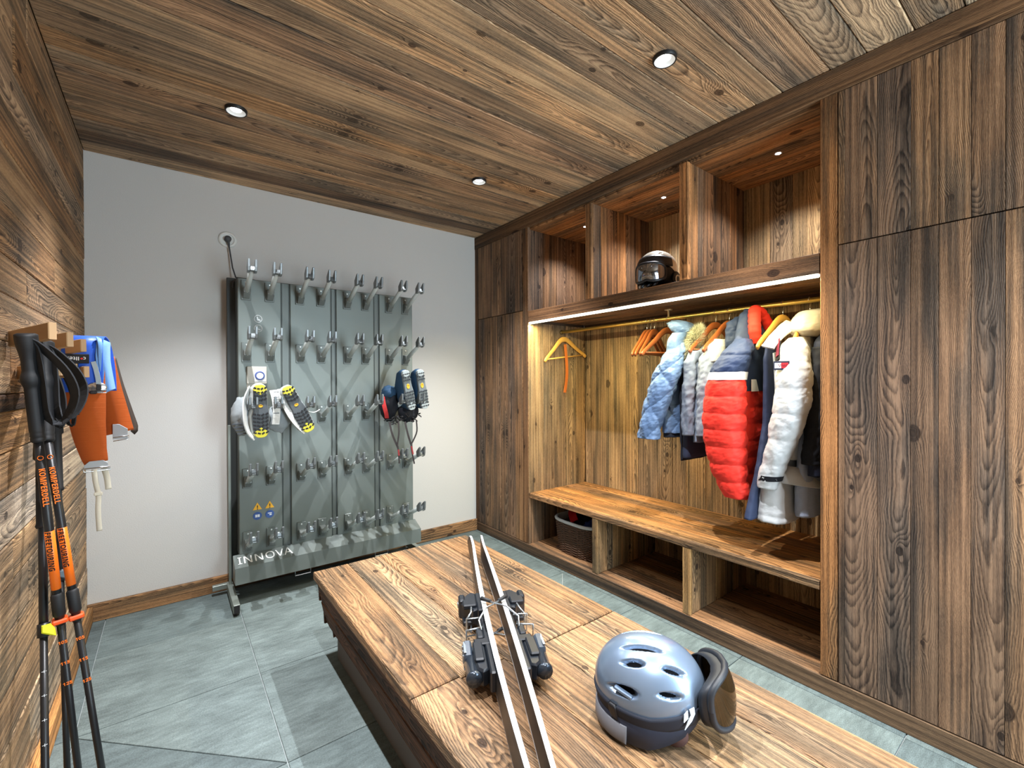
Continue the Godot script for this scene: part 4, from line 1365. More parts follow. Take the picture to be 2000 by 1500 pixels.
	mi(t, "sleeve", garment([[1.45, 2.345, -0.772, 0.03, 0.03], [1.35, 2.315, -0.77, 0.045, 0.042], [1.1, 2.3, -0.772, 0.048, 0.044], [0.92, 2.3, -0.79, 0.042, 0.04]], 1.45, 0.92, 60, 36, func(_u, _v, p): return creases(p, 0.01, 9.0)), black)
	b = MB.new()
	b.prism(PackedVector2Array([Vector2(-0.03, -0.05), Vector2(0.045, -0.06), Vector2(0.02, 0.035), Vector2(-0.02, 0.05)]), 0.006, Transform3D(Basis(), Vector3(2.41, 1.42, -0.728)), 0.001)
	put(t, "white_panel", b, white)
	b = MB.new()
	b.prism(PackedVector2Array([Vector2(-0.01, 0.05), Vector2(0.03, 0.05), Vector2(0.05, -0.03), Vector2(0.04, -0.05)]), 0.006, Transform3D(Basis(), Vector3(2.42, 1.47, -0.727)), 0.001)
	put(t, "red_panel", b, cloth(srgb(200, 34, 44), 0.7, 0.2, 0.1, 4.0))
	var r := RandomNumberGenerator.new()
	r.seed = 12
	var st := SurfaceTool.new()
	st.begin(Mesh.PRIMITIVE_TRIANGLES)
	for i in 2600:
		var n := Vector3(r.randfn(), r.randfn(), r.randfn()).normalized()
		var base := Vector3(2.36, 1.33, -0.765) + n * Vector3(0.05, 0.085, 0.03)
		var tip := base + (n + Vector3(r.randf_range(-0.6, 0.6), r.randf_range(-1.0, 0.2), r.randf_range(-0.6, 0.6))).normalized() * r.randf_range(0.012, 0.026)
		var s := n.cross(Vector3(r.randf(), r.randf(), r.randf())).normalized() * 0.0012
		st.add_vertex(base - s)
		st.add_vertex(base + s)
		st.add_vertex(tip)
	st.generate_normals()
	var fur := mi(t, "fur_trim", st.commit(), mat(srgb(26, 26, 30), 0.8))
	fur.set_meta("kind", "stuff")

func basket() -> void:
	var t := thing("wicker_basket", "dark brown wicker basket with grey liner in the far cubby under the seat", "basket")
	var at := Vector3(2.41, 0.0795, -2.245)
	var hx := 0.195
	var hz := 0.21
	var path := func(y: float, ph: float, amp: float):
		var k := 1.0 - 0.10 * (1.0 - y / 0.23)
		var pts := []
		for i in 97:
			var g := TAU * i / 96
			var x := signf(cos(g)) * pow(absf(cos(g)), 0.55) * hx * k
			var z := signf(sin(g)) * pow(absf(sin(g)), 0.55) * hz * k
			var d := Vector3(x, 0, z).normalized() * amp * sin(g * 24.0 + ph)
			pts.append(at + Vector3(x, y, z) + d)
		return pts
	var b := MB.new(true)
	for i in 27:
		b.tube(path.call(0.005 + i * 0.0082, PI * (i % 2), 0.0035), 0.0042, 5, false)
	var w := put(t, "weave", b, mat(srgb(84, 58, 40), 0.7))
	w.set_meta("kind", "stuff")
	b = MB.new(true)
	for i in 24:
		var g := TAU * (i + 0.5) / 24
		var x := signf(cos(g)) * pow(absf(cos(g)), 0.55) * hx
		var z := signf(sin(g)) * pow(absf(sin(g)), 0.55) * hz
		b.tube([at + Vector3(x * 0.9, 0.0, z * 0.9), at + Vector3(x, 0.225, z)], 0.004, 6)
	put(t, "stakes", b, mat(srgb(74, 50, 36), 0.7))
	b = MB.new()
	b.box(at + Vector3(0, 0.01, 0), Vector3(hx * 1.7, 0.008, hz * 1.7), 0.002)
	put(t, "base", b, mat(srgb(70, 48, 34), 0.8))
	b = MB.new(true)
	var rim: Array = path.call(0.228, 0.0, 0.001)
	b.tube(rim, 0.011, 10, false)
	var inner := []
	for y in [0.23, 0.12, 0.05]:
		var ring := PackedVector3Array()
		var pp: Array = path.call(y, 0.0, 0.0)
		for i in 96: ring.append(at + (pp[i] - at) * Vector3(0.93, 1, 0.93))
		inner.append(ring)
	b.loft(inner, false, true)
	put(t, "liner", b, cloth(srgb(196, 200, 200), 0.85, 0.4, 0.1, 6.0))
	var lump := func(called, label, cat, c, s, m, sd):
		var bb := MB.new(true)
		var rs := []
		for i in 21:
			var g := PI * i / 20
			var ring := PackedVector3Array()
			for j in 32:
				var h := -TAU * j / 32
				var n := Vector3(sin(g) * cos(h), -cos(g), sin(g) * sin(h))
				ring.append(c + n * s * (1.0 + wn.get_noise_3dv(n * 1.6 + Vector3.ONE * sd) * 0.5))
			rs.append(ring)
		bb.loft(rs, false, false)
		tag(put(self, called, bb, m), label, cat)
	lump.call("dark_scarf", "black fabric bundle filling the wicker basket", "clothing", at + Vector3(-0.02, 0.205, -0.02), Vector3(0.13, 0.05, 0.13), cloth(srgb(20, 21, 26), 0.9, 0.5, 0.1, 8.0), 2.0)
	lump.call("navy_bundle", "dark blue fabric bundle at the right side of the wicker basket", "clothing", at + Vector3(-0.06, 0.215, 0.12), Vector3(0.09, 0.04, 0.06), cloth(srgb(30, 50, 110), 0.8, 0.5, 0.1, 8.0), 5.0)
	t = thing("red_glove", "red and black glove lying on top of the wicker basket", "glove")
	b = MB.new()
	ribbon(b, smooth_path([at + Vector3(-0.03, 0.262, -0.12), at + Vector3(-0.08, 0.272, -0.09), at + Vector3(-0.12, 0.255, -0.045), at + Vector3(-0.135, 0.228, -0.01)], 10), [Vector3(0.5, 0.2, 0.7)], 0.055, 0.016)
	put(t, "back", b, cloth(srgb(190, 28, 40), 0.7, 0.4, 0.1, 8.0))
	b = MB.new(true)
	for i in 4:
		var c := at + Vector3(-0.035 + i * 0.012, 0.25, -0.15 + i * 0.028)
		b.tube([c, c + Vector3(0.035, 0.004, -0.03), c + Vector3(0.075, -0.012, -0.045)], [0.012, 0.011, 0.008], 10)
	put(t, "fingers", b, cloth(srgb(24, 24, 28), 0.8, 0.4, 0.1, 8.0))

# ------------------------------------------------------------------ helmets, skis, boots
# helmet shell in its own axes: +x forwards, y up, z to its left; vents pressed in
func shell(b: MB, R: Vector3, low: Callable, vents: Array, rows := 72, seg := 120) -> void:
	var rings := []
	for i in rows + 1:
		var ring := PackedVector3Array()
		for j in seg:
			var g := -TAU * j / seg
			var lo: float = low.call(g)
			var th := lerpf(lo, PI * 0.5, pow(float(i) / rows, 0.9)) if i < rows else PI * 0.4999
			var n := Vector3(cos(th) * cos(g), sin(th), cos(th) * sin(g))
			var d := 0.0
			for v in vents:
				var q: Vector2 = Vector2(atan2(n.y, absf(n.z)), n.x) - Vector2(v[0], v[1])
				var rr := Vector2(q.x / v[2], q.y / v[3]).length()
				d = maxf(d, smoothstep(1.15, 0.72, rr) * v[4])
			var p := Vector3(n.x * R.x, n.y * R.y, n.z * R.z)
			# rounder back, slightly squared crown
			p *= 1.0 + 0.035 * sin(th * 2.0)
			ring.append(p - n * d)
		rings.append(ring)
	b.loft(rings, true, true)

func helmet_point(R: Vector3, n: Vector3, out: float) -> Vector3:
	n = n.normalized()
	var th := asin(n.y)
	return Vector3(n.x * R.x, n.y * R.y, n.z * R.z) * (1.0 + 0.035 * sin(th * 2.0)) + n * out

func band(b: MB, R: Vector3, g0: float, g1: float, e0: Callable, e1: Callable, out: float, steps_ := 40, rows := 5) -> void:
	# a strap lying on the shell between two elevations, with a little thickness
	var rings := []
	for i in steps_ + 1:
		var g := lerpf(g0, g1, float(i) / steps_)
		var ring := PackedVector3Array()
		for k in rows + 1:
			var th := lerpf(e0.call(g), e1.call(g), float(k) / rows)
			ring.append(helmet_point(R, Vector3(cos(th) * cos(g), sin(th), cos(th) * sin(g)), out))
		for k in range(rows, -1, -1):
			var th := lerpf(e0.call(g), e1.call(g), float(k) / rows)
			ring.append(helmet_point(R, Vector3(cos(th) * cos(g), sin(th), cos(th) * sin(g)), -0.004))
		rings.append(ring)
	b.loft(rings)

func goggles(t: Node, c: Vector3, r: Vector3, lens_m: Material, frame_m: Material, tilt := 0.0, half := 1.0) -> void:
	# a curved shield: frame tube round the outline, foam behind, lens bulging out
	var at := func(a: float, e: float, out: float): # a across -1..1, e up -1..1
		var g := a * half
		var sink := 0.2 * maxf(0.0, 1.0 - absf(a) * 3.0) * (1.0 if e < 0 else 0.0)
		return c + Basis(Vector3(0, 0, 1), tilt) * Vector3(cos(g) * r.x + out, (e + sink * (1.0 if e < 0 else 0.0)) * r.y, sin(g) * r.z)
	var outline := []
	for i in 49:
		var g := TAU * i / 48
		var a := signf(cos(g)) * pow(absf(cos(g)), 0.6)
		var e := signf(sin(g)) * pow(absf(sin(g)), 0.6)
		outline.append([a, e])
	var b := MB.new(true)
	var pts := []
	for q in outline: pts.append(at.call(q[0], q[1], 0.0))
	b.tube(pts, 0.0085, 8, false)
	var rings := []
	for dd in [[1.0, -0.002], [0.98, -0.016], [0.93, -0.034], [0.9, -0.034]]:
		var ring := PackedVector3Array()
		for i in range(47, -1, -1): ring.append(at.call(outline[i][0] * dd[0], outline[i][1] * dd[0], dd[1]))
		rings.append(ring)
	b.loft(rings, false, false)
	put(t, "goggle_frame", b, frame_m)
	b = MB.new(true)
	rings = []
	for k in [1.0, 0.9, 0.75, 0.5, 0.25, 0.02]:
		var ring := PackedVector3Array()
		for i in range(48): ring.append(at.call(outline[i][0] * k, outline[i][1] * k, 0.004 + 0.012 * (1.0 - k * k)))
		rings.append(ring)
	b.loft(rings, false, false)
	put(t, "goggle_lens", b, lens_m)

func silver_helmet() -> void:
	var xf := Transform3D(Basis(UP, -0.9) * Basis(ZP, -0.05), Vector3(0.992, 0.51, -0.716))
	var t := thing("silver_helmet", "silver blue ski helmet with dark goggles on the island bench", "helmet", "", xf)
	var R := Vector3(0.138, 0.118, 0.112)
	var silver := StandardMaterial3D.new()
	silver.albedo_color = srgb(120, 140, 164)
	silver.metallic = 0.55
	silver.roughness = 0.34
	silver.clearcoat_enabled = true
	silver.clearcoat = 0.6
	silver.clearcoat_roughness = 0.12
	var low := func(g): return -0.30 - 0.06 * cos(g * 2.0) + 0.22 * maxf(0.0, cos(g))
	var vents := [[1.22, -0.16, 0.075, 0.36, 0.014], [0.86, -0.32, 0.075, 0.19, 0.016], [0.86, 0.36, 0.065, 0.19, 0.016], [0.38, 0.30, 0.065, 0.2, 0.016], [0.28, -0.48, 0.12, 0.25, 0.018]]
	var b := MB.new(true)
	shell(b, R, low, vents)
	put(t, "shell", b, silver)
	# dark inserts on the floor of each vent
	b = MB.new(true)
	for s in [-1, 1]:
		for v in vents:
			var rings := []
			for k in [0.72, 0.4, 0.02]:
				var ring := PackedVector3Array()
				for i in 28:
					var g: float = TAU * i / 28 * s
					var x: float = clampf(v[1] + cos(g) * v[3] * k, -0.98, 0.98)
					var e: float = v[0] + sin(g) * v[2] * k
					var rr := sqrt(1.0 - x * x)
					ring.append(helmet_point(R, Vector3(x, sin(e) * rr, cos(e) * rr * s), -v[4] * 0.78))
				rings.append(ring)
			b.loft(rings, false, true)
	put(t, "vent_insert", b, mat(srgb(8, 9, 12), 0.8, 0.0, 0.2))
	b = MB.new()
	for s in [-1, 1]:
		var c := helmet_point(R, Vector3(-0.48, 0.24 * 0.9, s * 0.85), -0.004)
		b.box(Vector3.ZERO, Vector3(0.046, 0.009, 0.012), 0.002, Transform3D(Basis(UP, -0.35 * s) * Basis(ZP, -0.22), c))
	put(t, "vent_bridge", b, silver)
	var navy := mat(srgb(28, 36, 54), 0.75)
	# soft skirt below the shell, open towards the face
	b = MB.new(true)
	var skirt := func(k: float, y0: float, y1: float, g0: float, g1: float, n: int):
		var rings := []
		for i in n + 1:
			var g := lerpf(g0, g1, float(i) / n)
			var f := maxf(0.0, cos(g))
			var ring := PackedVector3Array()
			for q in [[1.0, 0.0], [1.0, 0.5], [0.96, 1.0], [0.9, 1.02], [0.9, 0.0]]:
				var y := lerpf(y0, y1 + 0.05 * f, q[1])
				ring.append(Vector3(cos(g) * R.x * k * q[0], y, sin(g) * R.z * k * q[0]))
			rings.append(ring)
		b.loft(rings)
	skirt.call(0.945, -0.02, -0.098, -PI, PI, 64)
	put(t, "inner_rim", b, navy)
	# goggle strap round the back, dark with an adjuster
	var strap := mat(srgb(20, 26, 40), 0.8)
	b = MB.new(true)
	band(b, R, 0.42, TAU - 0.42, func(g): return -0.46 + 0.24 * maxf(0.0, cos(g)), func(g): return -0.12 + 0.26 * maxf(0.0, cos(g)), 0.0045, 90)
	put(t, "goggle_strap", b, strap)
	b = MB.new(true)
	band(b, R, PI - 0.95, PI - 0.8, func(_g): return -0.48, func(_g): return -0.10, 0.009, 6)
	put(t, "strap_slider", b, mat(srgb(16, 18, 24), 0.5))
	var ra := MB.new(true)
	var rr := []
	for i in 25:
		var g := lerpf(PI - 1.15, PI + 0.25, i / 24.0)
		var ring := PackedVector3Array()
		for q in [[0.968, -0.058], [0.962, -0.096], [0.93, -0.102], [0.93, -0.055]]: ring.append(Vector3(cos(g) * R.x * q[0], q[1], sin(g) * R.z * q[0]))
		rr.append(ring)
	ra.loft(rr)
	put(t, "rear_adjuster", ra, mat(srgb(104, 106, 112), 0.5))
	# emblem on the strap beside the temple: two pale hooks
	var e0 := helmet_point(R, Vector3(0.62, -0.02, 0.78), 0.0062)
	var nrm := Vector3(0.55, 0.0, 0.83).normalized()
	var ex := Vector3(0.83, 0.22, -0.55).normalized()
	var et := Transform3D(Basis(ex, nrm.cross(ex), nrm), e0)
	b = MB.new()
	et = et.scaled_local(Vector3(1.35, 1.35, 1.0))
	b.prism(PackedVector2Array([Vector2(-0.014, -0.018), Vector2(0.003, -0.008), Vector2(0.011, 0.002), Vector2(0.011, 0.014), Vector2(0.001, 0.014), Vector2(0.002, 0.002), Vector2(-0.006, -0.006)]), 0.002, et)
	b.prism(PackedVector2Array([Vector2(-0.014, -0.004), Vector2(-0.004, 0.0), Vector2(-0.003, 0.014), Vector2(-0.011, 0.010)]), 0.002, et)
	put(t, "emblem", b, mat(srgb(206, 222, 232), 0.5))
	b = MB.new(true)
	for s in [-1, 1]: b.lathe([Vector2(0.001, -0.006), Vector2(0.026, -0.004), Vector2(0.03, 0.004), Vector2(0.001, 0.007)], 22, Transform3D(Basis(XP, ZP * s, -UP * s), Vector3(0.062, -0.066, 0.07 * s)))
	put(t, "ear_pad", b, mat(srgb(84, 58, 54), 0.9))
	var frame := mat(srgb(26, 32, 40), 0.5)
	var lens := StandardMaterial3D.new()
	lens.albedo_color = srgb(58, 44, 24)
	lens.metallic = 0.5
	lens.roughness = 0.08
	goggles(t, Vector3(0.075, 0.004, 0), Vector3(0.118, 0.062, 0.1), lens, frame, 0.2, 1.0)

func white_helmet() -> void:
	var xf := Transform3D(Basis(UP, 3.36), Vector3(2.275, 1.938, -1.575))
	var t := thing("white_helmet", "white ski helmet with black visor and mirrored goggles on the upper shelf", "helmet", "", xf)
	var R := Vector3(0.132, 0.115, 0.108)
	var white := mat(srgb(226, 220, 206), 0.3)
	var black := mat(srgb(18, 18, 22), 0.45)
	var b := MB.new(true)
	shell(b, R, func(g): return -0.12 - 0.35 * maxf(0.0, -cos(g)) + 0.42 * maxf(0.0, cos(g)), [[1.0, 0.55, 0.05, 0.07, 0.008], [0.72, 0.05, 0.03, 0.11, 0.006]], 48, 84)
	put(t, "shell", b, white)
	b = MB.new(true)
	band(b, R, -1.25, 1.25, func(_g): return 0.05, func(g): return 0.62 - 0.1 * g * g, 0.006, 40)
	put(t, "visor_panel", b, black)
	b = MB.new(true)
	band(b, R * 0.95, 0.0, TAU, func(g): return -0.95 + 0.35 * maxf(0.0, cos(g)), func(_g): return 0.06, 0.0, 60)
	put(t, "inner_rim", b, mat(srgb(34, 34, 36), 0.8))
	for s in [-1, 1]:
		b = MB.new(true)
		b.lathe([Vector2(0.001, -0.01), Vector2(0.046, -0.008), Vector2(0.05, 0.002), Vector2(0.044, 0.011), Vector2(0.001, 0.012)], 30, Transform3D(Basis(XP, ZP * s, -UP * s), Vector3(-0.02, -0.06, 0.102 * s)))
		var pad := put(t, "ear_pad", b, black)
		b = MB.new(true)
		var ring := []
		for i in 33: ring.append(Vector3(-0.02 + cos(TAU * i / 32) * 0.034, -0.06 + sin(TAU * i / 32) * 0.024, (0.102 + 0.012) * s))
		b.tube(ring, 0.0042, 6, false)
		put(pad, "ear_ring", b, white)
	var lens := StandardMaterial3D.new()
	lens.albedo_color = srgb(150, 156, 168)
	lens.metallic = 1.0
	lens.roughness = 0.06
	goggles(t, Vector3(0.03, -0.032, 0), Vector3(0.125, 0.05, 0.098), lens, black, 0.0, 1.05)
	b = MB.new(true)
	for i in 3:
		var z := -0.04 + 0.035 * i
		b.tube([Vector3(0.1, -0.085, z), Vector3(0.12, -0.1, z + 0.012), Vector3(0.105, -0.111, z + 0.02), Vector3(0.07, -0.108, z + 0.01)], 0.008, 8)
	put(t, "chin_strap", b, black)
	b = MB.new()
	b.box(Vector3(0.1, -0.099, 0.05), Vector3(0.03, 0.02, 0.03), 0.005)
	put(t, "buckle", b, mat(srgb(210, 210, 206), 0.4))

# a ski standing on its side edge: x along it (tip at +x), y across its width, z out of the base
func ski_body(L: float) -> Array:
	var rings := []
	var edge := []
	var n := 60
	for i in n + 1:
		var s := float(i) / n
		var x := (s - 0.5) * L
		var w := 0.078 + 0.034 * pow(absf(s - 0.46) * 2.0, 2.0)
		if s > 0.93: w *= sqrt(maxf(0.02, 1.0 - pow((s - 0.93) / 0.07, 2.0)))
		if s < 0.02: w *= 0.9
		var th := 0.008 + 0.008 * sin(PI * s)
		var bend := 0.012 * (1.0 - pow((s - 0.48) * 2.2, 2.0)) + 0.016 * pow(maxf(0.0, s - 0.86) / 0.14, 2.0)
		var h := w / 2
		# z = bend is the base; the deck is on -z
		rings.append(PackedVector3Array([Vector3(x, h, -bend), Vector3(x, h * 0.96, -bend - th), Vector3(x, h * 0.5, -bend - th - 0.002), Vector3(x, -h * 0.5, -bend - th - 0.002), Vector3(x, -h * 0.96, -bend - th), Vector3(x, -h, -bend), Vector3(x, 0, -bend)]))
		edge.append(Vector3(x, h, -bend - 0.001))
	return [rings, edge]

func make_ski(called: String, label: String, xf: Transform3D) -> void:
	var t := thing(called, label, "ski", "pair of skis on the bench", xf)
	var got := ski_body(1.66)
	var b := MB.new()
	b.smooth(false)
	var rr := []
	for r in got[0]:
		var k: PackedVector3Array = r.duplicate()
		k.reverse()
		rr.append(k)
	b.loft(rr)
	var sk := put(t, "ski_body", b, mat(srgb(17, 21, 26), 0.4))
	# pale sidewall with steel edge, both sides
	b = MB.new()
	for s in [-1, 1]:
		var rings := []
		for r in got[0]:
			var top: Vector3 = r[0] if s > 0 else r[5]
			var bot: Vector3 = r[1] if s > 0 else r[4]
			rings.append(PackedVector3Array([top + Vector3(0, 0.0012 * s, 0.0005), bot + Vector3(0, 0.0016 * s, 0), bot - Vector3(0, 0.004 * s, -0.001), top - Vector3(0, 0.004 * s, 0)]))
		b.loft(rings)
	put(sk, "sidewall", b, mat(srgb(222, 228, 232), 0.25, 0.3))
	# binding: toe piece, heel piece, brake arms; z < 0 is the deck side
	var dark := mat(srgb(22, 27, 34), 0.36)
	var mid := mat(srgb(52, 62, 74), 0.32)
	var steel := mat(srgb(196, 204, 210), 0.25, 0.9)
	b = MB.new()
	b.box(Vector3(0.115, 0, -0.034), Vector3(0.13, 0.066, 0.02), 0.004)
	b.prism(PackedVector2Array([Vector2(0.06, -0.04), Vector2(0.19, -0.04), Vector2(0.2, -0.062), Vector2(0.165, -0.09), Vector2(0.12, -0.1), Vector2(0.09, -0.07), Vector2(0.06, -0.06)]), 0.054, Transform3D(Basis(XP, ZP, -UP), Vector3.ZERO), 0.005)
	b.box(Vector3(0.15, 0.0, -0.095), Vector3(0.05, 0.07, 0.024), 0.006)
	b.box(Vector3(0.10, 0.03, -0.07), Vector3(0.045, 0.018, 0.05), 0.004)
	b.box(Vector3(0.10, -0.03, -0.07), Vector3(0.045, 0.018, 0.05), 0.004)
	var toe := put(t, "toe_piece", b, dark)
	b = MB.new(true)
	b.tube([Vector3(0.07, 0.033, -0.066), Vector3(0.03, 0.035, -0.07), Vector3(0.02, 0.02, -0.085), Vector3(0.02, -0.02, -0.085), Vector3(0.03, -0.035, -0.07), Vector3(0.07, -0.033, -0.066)], 0.0035, 8)
	b.lathe([Vector2(0.011, 0.0), Vector2(0.011, 0.004), Vector2(0.006, 0.005)], 16, Transform3D(Basis(XP, -ZP, UP), Vector3(0.165, 0.0, -0.106)))
	put(toe, "toe_bail", b, steel)
	# heel: track, housing, then knob, ribbed lever and barrel in a row along the ski
	b = MB.new()
	b.box(Vector3(-0.19, 0, -0.033), Vector3(0.21, 0.06, 0.018), 0.004)
	b.prism(PackedVector2Array([Vector2(-0.265, -0.042), Vector2(-0.125, -0.042), Vector2(-0.12, -0.06), Vector2(-0.135, -0.076), Vector2(-0.2, -0.084), Vector2(-0.26, -0.076), Vector2(-0.275, -0.06)]), 0.05, Transform3D(Basis(XP, ZP, -UP), Vector3.ZERO), 0.006)
	for q in [-1, 1]:
		b.box(Vector3(-0.19, 0.029 * q, -0.066), Vector3(0.09, 0.012, 0.03), 0.004)
		b.box(Vector3(-0.14, 0.027 * q, -0.05), Vector3(0.03, 0.01, 0.05), 0.003)
	var heel := put(t, "heel_piece", b, dark)
	b = MB.new(true)
	b.tube([Vector3(-0.145, 0, -0.08), Vector3(-0.123, 0, -0.096), Vector3(-0.112, 0, -0.1), Vector3(-0.104, 0, -0.1)], [0.011, 0.014, 0.014, 0.008], 14)
	put(heel, "lever_knob", b, mat(srgb(150, 164, 176), 0.2, 0.7))
	b = MB.new()
	b.prism(PackedVector2Array([Vector2(-0.128, -0.03), Vector2(-0.19, -0.022), Vector2(-0.198, 0.0), Vector2(-0.19, 0.022), Vector2(-0.128, 0.03), Vector2(-0.118, 0.0)]), 0.026, Transform3D(Basis(XP, UP, ZP), Vector3(0, 0, -0.096)), 0.006)
	put(heel, "heel_lever", b, mid)
	b = MB.new()
	for k in 3: b.box(Vector3(-0.138 - 0.017 * k, 0, -0.1102), Vector3(0.006, 0.04 - 0.007 * k, 0.004), 0.001)
	b.box(Vector3(-0.156, 0.0265, -0.105), Vector3(0.056, 0.003, 0.008), 0.001)
	b.box(Vector3(-0.156, -0.0265, -0.105), Vector3(0.056, 0.003, 0.008), 0.001)
	put(heel, "lever_ribs", b, mat(srgb(168, 178, 186), 0.25, 0.6))
	b = MB.new(true)
	b.tube([Vector3(-0.185, 0, -0.088), Vector3(-0.192, 0, -0.088), Vector3(-0.262, 0, -0.086), Vector3(-0.268, 0, -0.086), Vector3(-0.276, 0, -0.086)], [0.017, 0.021, 0.021, 0.024, 0.022], 18)
	put(heel, "spring_barrel", b, mat(srgb(58, 66, 76), 0.18, 0.6))
	# wire frame of the brake pedal
	b = MB.new(true)
	b.tube([Vector3(-0.06, 0.03, -0.04), Vector3(-0.075, 0.032, -0.094), Vector3(-0.075, -0.032, -0.094), Vector3(-0.06, -0.03, -0.04)], 0.0035, 8)
	b.tube([Vector3(0.005, 0.028, -0.04), Vector3(0.0, 0.03, -0.088), Vector3(0.0, -0.03, -0.088), Vector3(0.005, -0.028, -0.04)], 0.0032, 8)
	put(toe, "pedal_wire", b, steel)
	b = MB.new(true)
	for s in [-1, 1]:
		b.tube([Vector3(-0.08, 0.032 * s, -0.045), Vector3(-0.05, 0.05 * s, -0.05), Vector3(0.02, 0.052 * s, -0.02), Vector3(0.06, 0.054 * s, 0.035)], 0.003, 8)
	var br := put(t, "brake", b, steel)
	b = MB.new(true)
	for s in [-1, 1]: b.tube([Vector3(0.06, 0.054 * s, 0.03), Vector3(0.085, 0.056 * s, 0.062)], [0.006, 0.0075], 10)
	put(br, "brake_tip", b, mat(srgb(20, 22, 26), 0.6))
	# anti-friction plate with its steel frame, facing the heel
	b = MB.new()
	b.box(Vector3(-0.045, 0, -0.034), Vector3(0.12, 0.05, 0.012), 0.003)
	b.box(Vector3(-0.09, 0.0, -0.052), Vector3(0.05, 0.062, 0.022), 0.004)
	put(t, "base_plate", b, dark)

func skis() -> void:
	var a := Vector3(1.264, 0, -1.976)
	var e := Vector3(0.61, 0, -0.713)
	var u := (a - e).normalized()          # towards the tip
	var n := UP.cross(u).normalized()      # to the left of the tip direction... sideways
	var mid := a - u * 0.80
	# bases face each other; decks and bindings point outwards
	for s in [-1, 1]:
		var side: Vector3 = n * s
		var zax: Vector3 = -side
		var xf := Transform3D(Basis(u, zax.cross(u), zax), mid + UP * 0.4585 + side * 0.017)
		if (zax.cross(u)).y < 0.0:
			xf.basis = Basis(u, -(zax.cross(u)), zax)
		make_ski("ski", "ski on its edge, bindings towards the boot dryer" if side.x < 0 else "ski on its edge, bindings towards the coats", xf)

# a boot hung upside down: sole in the xy plane facing +z, toe down (or up)
func sole_outline(w: float, l: float) -> PackedVector2Array:
	var out := PackedVector2Array()
	for i in 44:
		var g := TAU * i / 44
		var y := sin(g)
		var x := cos(g)
		var k := 0.86 + 0.14 * y * y
		if y > 0.0 and absf(y) < 0.75: k *= 0.88
		if y < 0: k *= 1.08
		out.append(Vector2(signf(x) * pow(absf(x), 0.62) * w * k, signf(y) * pow(absf(y), 0.85) * l))
	return out

func hung_boot(t: Node3D, sole_m: Material, tread_m: Material, tip_m: Material, upper_m: Material, w: float, l: float, depth: float, xf: Transform3D, shaft: Array, tips: Array, wedge: bool) -> void:
	# t is a whole pair: every part keeps its own mesh
	var ol := sole_outline(w, l)
	var b := MB.new()
	b.prism(ol, 0.022, xf, 0.004)
	var so := put(t, "sole", b, sole_m)
	b = MB.new()
	var y := -l * 0.86
	var row := 0
	while y < l * 0.9:
		if absf(y - l * 0.16) > l * 0.24:
			var hw := w * (0.92 if y < 0 else 0.78)
			for k in 4:
				var x := hw * (-0.72 + 0.48 * k)
				var up := absf(x) / hw * 0.010 * (1 if wedge else 0)
				b.prism(PackedVector2Array([Vector2(-hw * 0.2, -0.006), Vector2(hw * 0.2, -0.003), Vector2(hw * 0.16, 0.006), Vector2(-hw * 0.2, 0.004)]), 0.007, xf * Transform3D(Basis(ZP, 0.5 * signf(x) if wedge else 0.4 * (1 if (k + row) % 2 else -1)), Vector3(x, y + up, 0.0135)), 0.001)
		y += 0.021
		row += 1
	put(so, "tread", b, tread_m)
	b = MB.new()
	b.lathe([Vector2(0.001, 0.011), Vector2(0.011, 0.013), Vector2(0.0125, 0.011)], 8, xf * Transform3D(Basis(XP * 1.0, ZP, -UP * (1.5 if not wedge else 0.7)), Vector3(0, l * 0.2, 0)))
	put(so, "sole_badge", b, mat(srgb(232, 178, 44), 0.5))
	for tp in tips:
		b = MB.new()
		var cut := PackedVector2Array()
		for p in ol:
			if p.y * tp > l * 0.74: cut.append(p * 1.012)
		cut.append(Vector2(0, l * 0.62 * tp))
		if cut.size() > 3:
			b.prism(cut, 0.028, xf * Transform3D(Basis(), Vector3(0, 0, 0.002)), 0.002)
			put(so, "heel_tip" if tp > 0 else "toe_tip", b, tip_m)
	# upper: lofted back from the sole, then the shaft turns away
	b = MB.new(true)
	var rings := []
	for q in shaft:
		# [z, scale x, scale y, shift x, shift y]
		var ring := PackedVector3Array()
		for i in range(ol.size() - 1, -1, -1):
			var p := ol[i]
			var r := xf * Vector3(p.x * q[1] + q[3], p.y * q[2] + q[4], q[0])
			ring.append(r + Vector3.ONE * wn.get_noise_3dv(r * 22.0) * 0.002)
		rings.append(ring)
	b.loft(rings)
	put(t, "upper", b, upper_m)

